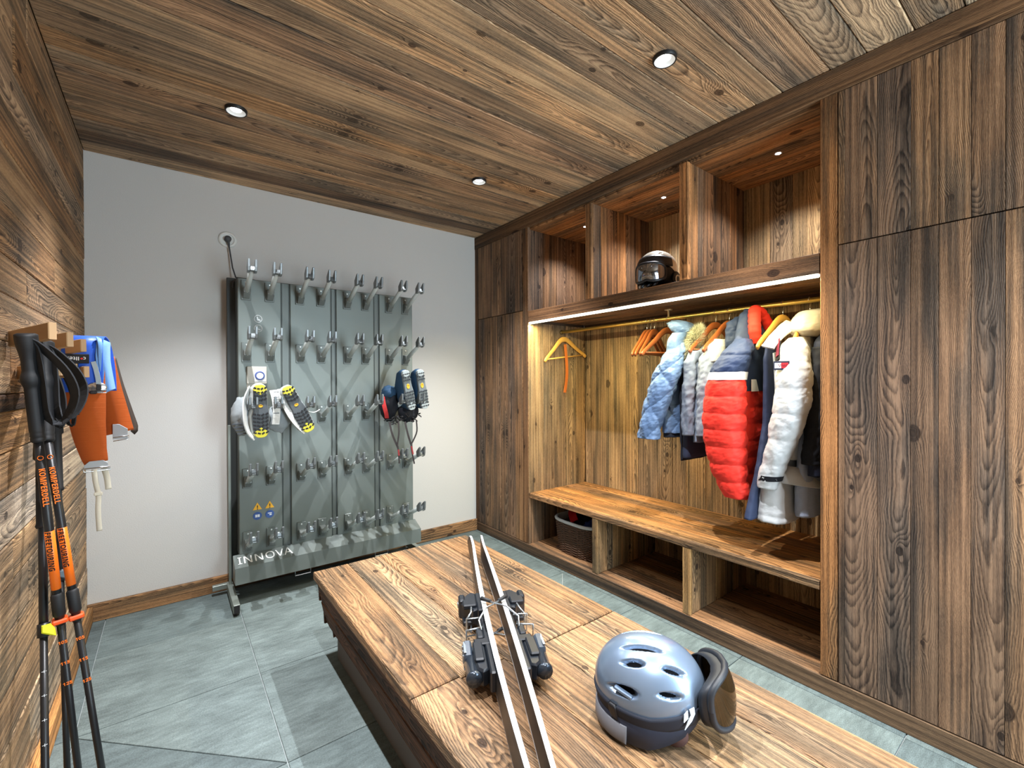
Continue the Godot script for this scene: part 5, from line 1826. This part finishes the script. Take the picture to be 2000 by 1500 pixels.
func boots() -> void:
	var xf1 := Transform3D(Basis(ZP, 0.03) * Basis(XP, 0.1), Vector3(0.408, 1.14, -2.865))
	var xf2 := Transform3D(Basis(ZP, 0.46) * Basis(XP, 0.08), Vector3(0.604, 1.143, -2.865))
	var t := thing("white_shoes", "pair of white winter shoes with yellow tipped dark soles hung on the dryer", "shoes")
	var dk := mat(srgb(92, 100, 106), 0.7)
	var tr := mat(srgb(34, 36, 40), 0.8)
	var yl := mat(srgb(226, 216, 58), 0.5)
	var wh := cloth(srgb(206, 210, 208), 0.7, 0.4, 0.1, 6.0)
	var gr := cloth(srgb(150, 158, 162), 0.7, 0.4, 0.1, 6.0)
	var up := [[-0.008, 1.10, 1.03, 0.0, 0.0], [-0.022, 1.16, 1.04, -0.004, 0.0], [-0.05, 1.12, 0.98, -0.01, -0.004], [-0.08, 0.92, 0.8, -0.014, 0.012], [-0.10, 0.72, 0.55, -0.016, 0.04], [-0.13, 0.66, 0.42, -0.018, 0.06], [-0.16, 0.68, 0.42, -0.02, 0.06], [-0.175, 0.6, 0.36, -0.02, 0.06]]
	hung_boot(t, dk, tr, yl, wh, 0.046, 0.148, 0.1, xf1, up, [1, -1], true)
	hung_boot(t, dk, tr, yl, wh, 0.046, 0.148, 0.1, xf2, up, [1, -1], true)
	# side flaps, straps and laces on the wall side
	var b := MB.new(true)
	var bl := func(bb: MB, c: Vector3, s: Vector3, sd: float):
		var rs := []
		for i in 17:
			var g := PI * i / 16
			var ring := PackedVector3Array()
			for j in 26:
				var h := -TAU * j / 26
				var n := Vector3(sin(g) * cos(h), -cos(g), sin(g) * sin(h))
				ring.append(c + n * s * (1.0 + wn.get_noise_3dv(n * 1.5 + Vector3.ONE * sd) * 0.25))
			rs.append(ring)
		bb.loft(rs, false, false)
	bl.call(b, Vector3(0.325, 1.11, -2.955), Vector3(0.05, 0.105, 0.055), 1.0)
	bl.call(b, Vector3(0.515, 1.09, -2.945), Vector3(0.062, 0.082, 0.05), 4.0)
	put(t, "tongue", b, gr)
	b = MB.new()
	ribbon(b, smooth_path([Vector3(0.363, 1.27, -2.9), Vector3(0.335, 1.2, -2.875), Vector3(0.333, 1.1, -2.862), Vector3(0.348, 1.03, -2.87), Vector3(0.378, 0.99, -2.89)], 16), [Vector3(0.4, 0, -0.9)], 0.05, 0.006)
	ribbon(b, smooth_path([Vector3(0.478, 1.255, -2.9), Vector3(0.486, 1.2, -2.872), Vector3(0.49, 1.13, -2.866), Vector3(0.486, 1.06, -2.876)], 14), [XP], 0.038, 0.006)
	ribbon(b, smooth_path([Vector3(0.515, 1.262, -2.9), Vector3(0.535, 1.17, -2.868), Vector3(0.58, 1.08, -2.862), Vector3(0.645, 1.005, -2.872)], 16), [Vector3(0.8, 0.5, -0.3)], 0.035, 0.006)
	put(t, "strap", b, cloth(srgb(222, 224, 222), 0.7, 0.4, 0.1, 6.0))
	b = MB.new()
	for i in 5: b.box(Vector3(0.488, 1.245 - 0.03 * i, -2.864 + 0.004 * absf(i - 2.0)), Vector3(0.03, 0.004, 0.004), 0.001)
	for i in 4: b.box(Vector3(0.30 + i * 0.008, 1.07 - 0.018 * i, -2.905), Vector3(0.05, 0.006, 0.006), 0.001, Transform3D())
	put(t, "stitching", b, mat(srgb(60, 66, 74), 0.7))
	b = MB.new(true)
	b.tube(smooth_path([Vector3(0.60, 1.19, -2.88), Vector3(0.64, 1.14, -2.9), Vector3(0.67, 1.125, -2.93), Vector3(0.71, 1.115, -2.94), Vector3(0.745, 1.13, -2.95)], 20), 0.0032, 6)
	put(t, "lace", b, cloth(srgb(222, 224, 222), 0.7, 0.4, 0.1, 6.0))
	# blue boots
	t = thing("blue_boots", "pair of dark blue mountain boots hung soles outward on the dryer's right", "boots")
	var gs := mat(srgb(118, 128, 132), 0.6)
	var lt := mat(srgb(170, 182, 186), 0.6)
	var td := mat(srgb(58, 64, 70), 0.75)
	var bl1 := cloth(srgb(38, 66, 92), 0.6, 0.4, 0.15, 6.0)
	var bk := cloth(srgb(24, 27, 34), 0.75, 0.4, 0.1, 6.0)
	var up2 := [[-0.008, 1.06, 1.02, 0.0, 0.0], [-0.03, 1.12, 1.03, -0.006, 0.0], [-0.06, 1.08, 0.96, -0.014, -0.006], [-0.09, 0.95, 0.72, -0.02, -0.03], [-0.12, 0.85, 0.5, -0.026, -0.055], [-0.14, 0.8, 0.44, -0.03, -0.06]]
	hung_boot(t, gs, td, lt, bl1, 0.037, 0.137, 0.1, Transform3D(Basis(ZP, 0.24) * Basis(XP, 0.12), Vector3(1.288, 1.245, -2.845)), up2, [1, -1], false)
	hung_boot(t, gs, td, lt, bl1, 0.037, 0.137, 0.1, Transform3D(Basis(ZP, 0.2) * Basis(XP, 0.12), Vector3(1.392, 1.25, -2.85)), up2, [1, -1], false)
	b = MB.new(true)
	bl = func(bb: MB, c: Vector3, s: Vector3, sd: float):
		var rs := []
		for i in 17:
			var g := PI * i / 16
			var ring := PackedVector3Array()
			for j in 26:
				var h := -TAU * j / 26
				var n := Vector3(sin(g) * cos(h), -cos(g), sin(g) * sin(h))
				ring.append(c + n * s * (1.0 + wn.get_noise_3dv(n * 1.5 + Vector3.ONE * sd) * 0.25))
			rs.append(ring)
		bb.loft(rs, false, false)
	bl.call(b, Vector3(1.205, 1.14, -2.98), Vector3(0.062, 0.105, 0.07), 1.0)
	bl.call(b, Vector3(1.325, 1.09, -2.93), Vector3(0.07, 0.07, 0.06), 7.0)
	put(t, "shaft", b, bk)
	b = MB.new(true)
	bl.call(b, Vector3(1.2, 1.225, -2.965), Vector3(0.05, 0.05, 0.05), 3.0)
	put(t, "cuff", b, bl1)
	b = MB.new()
	ribbon(b, smooth_path([Vector3(1.148, 1.20, -2.945), Vector3(1.152, 1.14, -2.928), Vector3(1.164, 1.09, -2.925), Vector3(1.175, 1.055, -2.94)], 10), [Vector3(0.7, 0.1, 0.6)], 0.026, 0.006)
	put(t, "red_panel", b, mat(srgb(196, 52, 52), 0.7))
	var r := RandomNumberGenerator.new()
	r.seed = 5
	b = MB.new(true)
	for i in 26:
		var c := Vector3(r.randf_range(1.19, 1.38), r.randf_range(1.03, 1.075), r.randf_range(-2.92, -2.86))
		var pts := [c]
		for k in 4: pts.append(pts[-1] + Vector3(r.randf_range(-0.022, 0.022), r.randf_range(-0.018, 0.014), r.randf_range(-0.012, 0.012)))
		b.tube(smooth_path(pts, 10), 0.0032, 6)
	put(t, "laces", b, mat(srgb(22, 22, 26), 0.8))
	for q in [[1.165, 1.035, 1.215, 0.86, 1.225, 1.04, 1.222, 0.755], [1.275, 1.03, 1.308, 0.875, 1.355, 1.04, 1.33, 0.74]]:
		b = MB.new()
		ribbon(b, smooth_path([Vector3(q[0], q[1], -2.87), Vector3(q[0] + 0.012, q[1] - 0.08, -2.855), Vector3(q[2], q[3], -2.85)], 10), [XP], 0.013, 0.002)
		ribbon(b, smooth_path([Vector3(q[4], q[5], -2.865), Vector3(q[4] - 0.002, q[5] - 0.08, -2.852), Vector3((q[2] + q[4]) / 2 - 0.01, q[3] + 0.02, -2.848), Vector3(q[2], q[3] - 0.01, -2.847), Vector3(q[6], q[7], -2.846)], 16), [XP], 0.010, 0.002)
		var s := put(t, "pull_strap", b, mat(srgb(36, 30, 32), 0.8))
		b = MB.new()
		ribbon(b, [Vector3(q[2] + 0.001, q[3] - 0.012, -2.845), Vector3((q[2] + q[6]) / 2 + 0.001, (q[3] + q[7]) / 2, -2.844)], [XP], 0.011, 0.002)
		put(s, "red_weave", b, mat(srgb(130, 40, 42), 0.8))

func small_things() -> void:
	silver_helmet()
	white_helmet()
	skis()
	boots()

# ------------------------------------------------------------------ poles, pegs and skins on the left wall
func pole_corner() -> void:
	var oak := mat(srgb(186, 150, 108), 0.55)
	var t := thing("peg_rack", "pale wooden pegs slanting out of the left wall, holding poles and skins", "peg rack")
	for q in [[1.432, -1.64], [1.430, -1.90], [1.430, -2.17], [1.338, -1.73], [1.338, -1.97], [1.338, -2.24], [1.432, -2.44]]:
		var tip := Vector3(-0.245, q[0] + 0.004, q[1])
		var root := Vector3(XL + 0.001, q[0] - 0.006, q[1] - 0.225)
		var d := (tip - root).normalized()
		var s := d.cross(UP).normalized()
		var h := 0.044 if q[0] > 1.4 else 0.04
		mi(t, "peg", board(tip.distance_to(root), h, 0.016, 0.002, 7), oak, Transform3D(Basis(d, s, d.cross(s)), (tip + root) / 2))
	var black := mat(srgb(22, 23, 26), 0.38)
	var rubber := mat(srgb(19, 20, 23), 0.62)
	var orange := mat(srgb(246, 116, 22), 0.4)
	# orange and black pair
	orange_pole("orange and black touring pole nearest the viewer, long foam grip", Vector3(-0.268, 1.405, -1.548), Vector3(-0.255, 1.158, -1.58), Vector3(-0.184, 0.022, -1.676), black, rubber, orange)
	orange_pole("orange and black touring pole farther right, its tip leaning out over the floor", Vector3(-0.268, 1.40, -1.74), Vector3(-0.25, 1.15, -1.652), Vector3(-0.121, 0.022, -1.606), black, rubber, orange)
	black_pole("black pole with yellow clamp and white tick marks beside the left wall", Vector3(-0.29, 1.36, -1.84), Vector3(-0.276, 1.09, -1.75), Vector3(-0.221, 0.022, -1.40), black, rubber, srgb(216, 220, 40), true)
	black_pole("black pole with grey clamp behind the two orange poles", Vector3(-0.305, 1.35, -2.12), Vector3(-0.297, 1.13, -2.1), Vector3(-0.229, 0.022, -1.745), black, rubber, srgb(70, 86, 96), false)
	skins()

func along(a: Vector3, b: Vector3, k: float) -> Vector3:
	return a + (b - a) * k

func pole_frame(a: Vector3, e: Vector3, k: float) -> Transform3D:
	# y runs up the pole, z towards the viewer
	var y := (a - e).normalized()
	var c := along(a, e, k)
	var z := Vector3(0, 1.2, 0) - c
	z = (z - y * z.dot(y)).normalized()
	return Transform3D(Basis(y.cross(z), y, z), c)

func strap_loop(t: Node, pts: Array, m: Material, w := 0.032) -> void:
	var b := MB.new()
	ribbon(b, smooth_path(pts, 34), [Vector3(0.55, 0.05, 0.8)], w, 0.003)
	put(t, "wrist_strap", b, m)

func orange_pole(label: String, top: Vector3, ge: Vector3, tip: Vector3, black: Material, rubber: Material, orange: Material) -> void:
	var t := thing("ski_pole", label, "ski pole", "ski poles by the left wall")
	var d := (tip - ge).normalized()
	var b := MB.new(true)
	b.tube([ge, along(ge, tip, 0.42)], 0.0093, 18)
	b.tube([along(ge, tip, 0.40), along(ge, tip, 0.97)], 0.0078, 16)
	b.tube([along(ge, tip, 0.96), tip], [0.004, 0.0025], 10)
	var sh := put(t, "shaft", b, black)
	b = MB.new(true)
	b.tube([along(ge, tip, 0.20), along(ge, tip, 0.335)], 0.0096, 18)
	put(sh, "orange_band", b, orange)
	b = MB.new(true)
	b.tube([along(ge, tip, 0.345), along(ge, tip, 0.35), along(ge, tip, 0.395), along(ge, tip, 0.4)], [0.0096, 0.0125, 0.0125, 0.0096], 18)
	put(t, "collar", b, rubber)
	# grip: shaped head, swelling, long foam sleeve with two beads
	var up := (top - ge).normalized()
	b = MB.new(true)
	var pts := [ge - up * 0.0, ge + up * 0.008, ge + up * 0.014, ge + up * 0.02, ge + up * 0.06, ge + up * 0.12, ge + up * 0.155, ge + up * 0.175, ge + up * 0.21, top - up * 0.02, top, top + up * 0.014]
	b.tube(smooth_path(pts, 60), _grip_radii(60), 20, true, 0.86)
	put(t, "grip", b, rubber)
	for lt in [[0.10, "KOMPERDELL", 0.021, 0.0], [0.245, "FREETOURING", 0.021, 0.35]]:
		var f := pole_frame(ge, tip, lt[0])
		f = f * Transform3D(Basis(UP, -lt[3]), Vector3.ZERO)
		text(sh, "lettering", lt[1], lt[2] * 0.72, orange if lt[3] == 0.0 else mat(srgb(24, 24, 26), 0.5), f * Transform3D(Basis(ZP, -PI / 2), Vector3(0, 0, 0.0095 if lt[3] == 0.0 else 0.0098)), true, 0.0012)
	var f2 := pole_frame(ge, tip, 0.035)
	b = MB.new(true)
	var ring := []
	for i in 17: ring.append(f2 * Vector3(cos(TAU * i / 16) * 0.005, sin(TAU * i / 16) * 0.005, 0.0094))
	b.tube(ring, 0.0008, 5, false)
	put(sh, "emblem", b, orange)
	for k in [0.46, 0.51, 0.56]:
		text(sh, "lettering", "%d" % int(round(105 + (k - 0.46) * 200)), 0.011, orange, pole_frame(ge, tip, k) * Transform3D(Basis(), Vector3(0, 0, 0.0078)), true, 0.0008)
	b = MB.new()
	b.box(Vector3.ZERO, Vector3(0.03, 0.012, 0.026), 0.003, pole_frame(ge, tip, 0.41))
	put(t, "clamp", b, mat(srgb(232, 84, 26), 0.4))
	b = MB.new(true)
	var bk := pole_frame(ge, tip, 0.94)
	b.lathe([Vector2(0.008, -0.006), Vector2(0.046, -0.003), Vector2(0.048, 0.0), Vector2(0.008, 0.006)], 28, bk)
	put(t, "basket", b, rubber)
	var o := up * 0.0
	var R := Vector3(0.8, 0, 0.35).normalized()
	strap_loop(t, [top + o, top + R * 0.028 - up * 0.02, top + R * 0.07 - up * 0.075, top + R * 0.085 - up * 0.13, top + R * 0.066 - up * 0.185, top + R * 0.04 - up * 0.205, top + R * 0.022 - up * 0.18, top + R * 0.02 - up * 0.10, top + R * 0.016 - up * 0.03, top], mat(srgb(34, 36, 40), 0.85))

func _grip_radii(n: int) -> Array:
	var out := []
	for i in n + 1:
		var s := float(i) / n
		var r := 0.0165
		if s < 0.12: r = 0.0145 + 0.002 * absf(sin(s * 70.0))
		elif s > 0.5 and s < 0.66: r = 0.0165 + 0.0055 * sin(PI * (s - 0.5) / 0.16)
		elif s > 0.74: r = 0.0165 + 0.0075 * smoothstep(0.74, 0.95, s)
		if s > 0.985: r *= 0.75
		out.append(r)
	return out

func black_pole(label: String, top: Vector3, ge: Vector3, tip: Vector3, black: Material, rubber: Material, clamp_c: Color, ticks: bool) -> void:
	var t := thing("ski_pole", label, "ski pole", "ski poles by the left wall")
	var b := MB.new(true)
	b.tube([ge, along(ge, tip, 0.40)], 0.009, 16)
	b.tube([along(ge, tip, 0.38), along(ge, tip, 0.97)], 0.0075, 16)
	b.tube([along(ge, tip, 0.96), tip], [0.004, 0.0025], 10)
	var sh := put(t, "shaft", b, black)
	b = MB.new(true)
	var up := (top - ge).normalized()
	var g2 := along(ge, tip, 0.16)
	b.tube([g2, along(ge, g2, 0.97), along(ge, g2, 0.93), ge, ge + up * 0.006, ge + up * 0.1, top - up * 0.03, top, top + up * 0.012], [0.012, 0.0145, 0.0125, 0.0125, 0.0175, 0.0155, 0.018, 0.021, 0.014], 18)
	put(t, "grip", b, rubber)
	var cf := pole_frame(ge, tip, 0.385)
	b = MB.new(true)
	b.tube([cf * Vector3(0, -0.016, 0), cf * Vector3(0, 0.016, 0)], 0.0125, 16)
	var cl := put(t, "clamp", b, black)
	b = MB.new()
	b.prism(PackedVector2Array([Vector2(-0.004, 0.012), Vector2(0.012, 0.012), Vector2(0.02, -0.002), Vector2(0.022, -0.02), Vector2(0.012, -0.016), Vector2(-0.004, -0.006)]), 0.018, cf * Transform3D(Basis(), Vector3(0, 0, 0.011)), 0.003)
	put(cl, "clamp_lever", b, mat(clamp_c, 0.4))
	if ticks:
		b = MB.new()
		for k in 6:
			var f := pole_frame(ge, tip, 0.47 + 0.048 * k)
			b.box(Vector3(0, 0, 0.0075), Vector3(0.009, 0.0008, 0.0008), 0.0, f)
			b.box(Vector3(0, 0, 0.0076), Vector3(0.001, 0.006, 0.0008), 0.0, f)
		put(sh, "tick_marks", b, mat(srgb(210, 212, 214), 0.5))
		b = MB.new()
		var f3 := pole_frame(ge, tip, 0.795) * Transform3D(Basis(), Vector3(0, 0, 0.0074))
		b.prism(PackedVector2Array([Vector2(-0.006, 0), Vector2(0, -0.009), Vector2(0.006, 0), Vector2(0, 0.009)]), 0.001, f3)
		put(sh, "emblem", b, mat(srgb(206, 208, 212), 0.5))
	b = MB.new(true)
	b.lathe([Vector2(0.008, -0.006), Vector2(0.046, -0.003), Vector2(0.048, 0.0), Vector2(0.008, 0.006)], 28, pole_frame(ge, tip, 0.94))
	put(t, "basket", b, rubber)
	var R := Vector3(0.8, 0, 0.3).normalized()
	strap_loop(t, [top, top + R * 0.03 - up * 0.03, top + R * 0.05 - up * 0.11, top + R * 0.045 - up * 0.19, top + R * 0.025 - up * 0.16, top + R * 0.018 - up * 0.06, top], mat(srgb(26, 27, 30), 0.85), 0.02)

func skins() -> void:
	var blue := cloth(srgb(36, 84, 190), 0.45, 0.3, 0.5, 10.0)
	var pale := cloth(srgb(116, 164, 226), 0.45, 0.3, 0.5, 10.0)
	var oran := cloth(srgb(182, 84, 28), 0.85, 0.8, 0.4, 12.0, true)
	var cream := cloth(srgb(216, 208, 190), 0.8, 0.4, 0.1, 10.0)
	var steel := mat(srgb(206, 210, 214), 0.25, 0.9)
	# blue skin folded over the peg
	var t := thing("blue_skin", "blue climbing skin folded over a peg, with black label and buckle", "climbing skin")
	var b := MB.new(true)
	var A := [Vector3(1, 0, 0)]
	ribbon(b, smooth_path([Vector3(-0.252, 1.268, -2.275), Vector3(-0.252, 1.36, -2.272), Vector3(-0.252, 1.445, -2.28), Vector3(-0.25, 1.474, -2.31), Vector3(-0.246, 1.474, -2.35), Vector3(-0.236, 1.44, -2.385), Vector3(-0.226, 1.36, -2.395), Vector3(-0.222, 1.268, -2.395)], 46), A, 0.112, 0.0035)
	put(t, "skin", b, blue)
	b = MB.new(true)
	ribbon(b, smooth_path([Vector3(-0.197, 1.465, -2.30), Vector3(-0.193, 1.44, -2.285), Vector3(-0.192, 1.38, -2.285), Vector3(-0.186, 1.32, -2.30), Vector3(-0.18, 1.27, -2.315)], 24), [Vector3(0.55, 0, -0.83)], 0.052, 0.003)
	ribbon(b, smooth_path([Vector3(-0.205, 1.462, -2.29), Vector3(-0.208, 1.40, -2.272), Vector3(-0.203, 1.352, -2.275)], 14), [Vector3(0.7, 0, -0.7)], 0.02, 0.003)
	put(t, "glue_side", b, pale)
	b = MB.new()
	b.box(Vector3(-0.268, 1.39, -2.266), Vector3(0.07, 0.034, 0.004), 0.001)
	var lb := put(t, "label_patch", b, mat(srgb(22, 22, 26), 0.7))
	text(lb, "lettering", "c  lltex", 0.017, mat(srgb(232, 232, 232), 0.6), Transform3D(Basis(ZP, PI), Vector3(-0.268, 1.391, -2.2635)), true, 0.001)
	b = MB.new()
	b.lathe([Vector2(0.0036, 0.0), Vector2(0.0036, 0.001)], 14, Transform3D(Basis(XP, ZP, -UP), Vector3(-0.2525, 1.3905, -2.2638)))
	put(lb, "red_dot", b, mat(srgb(214, 40, 50), 0.6))
	b = MB.new()
	ribbon(b, smooth_path([Vector3(-0.222, 1.38, -2.268), Vector3(-0.214, 1.35, -2.262), Vector3(-0.208, 1.31, -2.262), Vector3(-0.206, 1.275, -2.264)], 12), [XP], 0.014, 0.003)
	put(t, "tail_strap", b, cloth(srgb(176, 190, 198), 0.7, 0.3, 0.1, 10.0))
	b = MB.new(true)
	b.lathe([Vector2(0.001, 0.004), Vector2(0.026, 0.003), Vector2(0.029, 0.0)], 28, Transform3D(Basis(XP, ZP, -UP * 0.7), Vector3(-0.213, 1.284, -2.27)))
	b.tube([Vector3(-0.232, 1.265, -2.262), Vector3(-0.185, 1.265, -2.262), Vector3(-0.185, 1.274, -2.262), Vector3(-0.232, 1.274, -2.262), Vector3(-0.232, 1.265, -2.262)], 0.0022, 6)
	put(t, "buckle", b, steel)
	b = MB.new()
	b.box(Vector3(-0.207, 1.285, -2.260), Vector3(0.014, 0.024, 0.006), 0.002)
	b.box(Vector3(-0.222, 1.266, -2.258), Vector3(0.022, 0.012, 0.01), 0.004)
	put(t, "buckle_clip", b, mat(srgb(40, 38, 40), 0.6))
	b = MB.new()
	ribbon(b, smooth_path([Vector3(-0.268, 1.375, -2.262), Vector3(-0.268, 1.30, -2.258), Vector3(-0.266, 1.185, -2.258)], 10), [XP], 0.013, 0.004)
	put(t, "black_strap", b, mat(srgb(24, 24, 28), 0.7))
	# orange skin: near panel, far panel, tail clip with cream strap
	t = thing("orange_skin", "orange plush climbing skin with metal tail clip and cream strap", "climbing skin")
	b = MB.new(true)
	var wd := []
	for i in 31: wd.append(lerpf(0.112, 0.066, pow(maxf(0.0, i / 30.0 - 0.25) / 0.75, 1.6)))
	ribbon(b, smooth_path([Vector3(-0.248, 1.36, -2.287), Vector3(-0.246, 1.27, -2.285), Vector3(-0.24, 1.15, -2.283), Vector3(-0.228, 1.05, -2.29), Vector3(-0.218, 1.0, -2.295)], 30), A, wd, 0.004)
	ribbon(b, smooth_path([Vector3(-0.216, 1.40, -2.40), Vector3(-0.20, 1.30, -2.405), Vector3(-0.175, 1.18, -2.41), Vector3(-0.158, 1.10, -2.41)], 20), A, 0.088, 0.004)
	var so := put(t, "skin", b, oran)
	b = MB.new(true)
	ribbon(b, smooth_path([Vector3(-0.178, 1.40, -2.412), Vector3(-0.158, 1.30, -2.42), Vector3(-0.128, 1.18, -2.425), Vector3(-0.112, 1.115, -2.425), Vector3(-0.12, 1.095, -2.42)], 20), [Vector3(0.6, 0, -0.8)], 0.03, 0.003)
	put(so, "dark_backing", b, mat(srgb(60, 48, 40), 0.8))
	b = MB.new()
	b.prism(PackedVector2Array([Vector2(-0.034, -0.016), Vector2(0.034, -0.016), Vector2(0.032, 0.004), Vector2(0.018, 0.014), Vector2(-0.02, 0.012), Vector2(-0.034, -0.002)]), 0.006, Transform3D(Basis(), Vector3(-0.218, 0.996, -2.288)), 0.001)
	b.prism(PackedVector2Array([Vector2(-0.02, -0.03), Vector2(0.026, -0.03), Vector2(0.026, 0.01), Vector2(0.0, 0.03), Vector2(-0.02, 0.03)]), 0.004, Transform3D(Basis(), Vector3(-0.16, 1.105, -2.40)), 0.001)
	put(t, "tail_clip", b, mat(srgb(186, 192, 196), 0.35, 0.4))
	b = MB.new(true)
	b.tube([Vector3(-0.254, 0.982, -2.284), Vector3(-0.18, 0.984, -2.284), Vector3(-0.178, 0.974, -2.284), Vector3(-0.252, 0.97, -2.284), Vector3(-0.254, 0.982, -2.284)], 0.003, 6)
	b.tube([Vector3(-0.178, 1.082, -2.396), Vector3(-0.13, 1.088, -2.396), Vector3(-0.132, 1.074, -2.396), Vector3(-0.178, 1.068, -2.396)], 0.0022, 6)
	put(t, "wire_bail", b, steel)
	b = MB.new(true)
	ribbon(b, smooth_path([Vector3(-0.224, 0.978, -2.283), Vector3(-0.22, 0.93, -2.28), Vector3(-0.213, 0.88, -2.282), Vector3(-0.214, 0.82, -2.28), Vector3(-0.211, 0.745, -2.283)], 24), [Vector3(1, 0, 0.15)], 0.016, 0.003)
	ribbon(b, smooth_path([Vector3(-0.197, 0.978, -2.29), Vector3(-0.19, 0.94, -2.30), Vector3(-0.186, 0.895, -2.30)], 10), [Vector3(1, 0, 0.1)], 0.018, 0.003)
	put(t, "tail_strap", b, cream)
	b = MB.new()
	b.box(Vector3(-0.213, 0.885, -2.281), Vector3(0.024, 0.012, 0.008), 0.002)
	put(t, "strap_slider", b, cream)
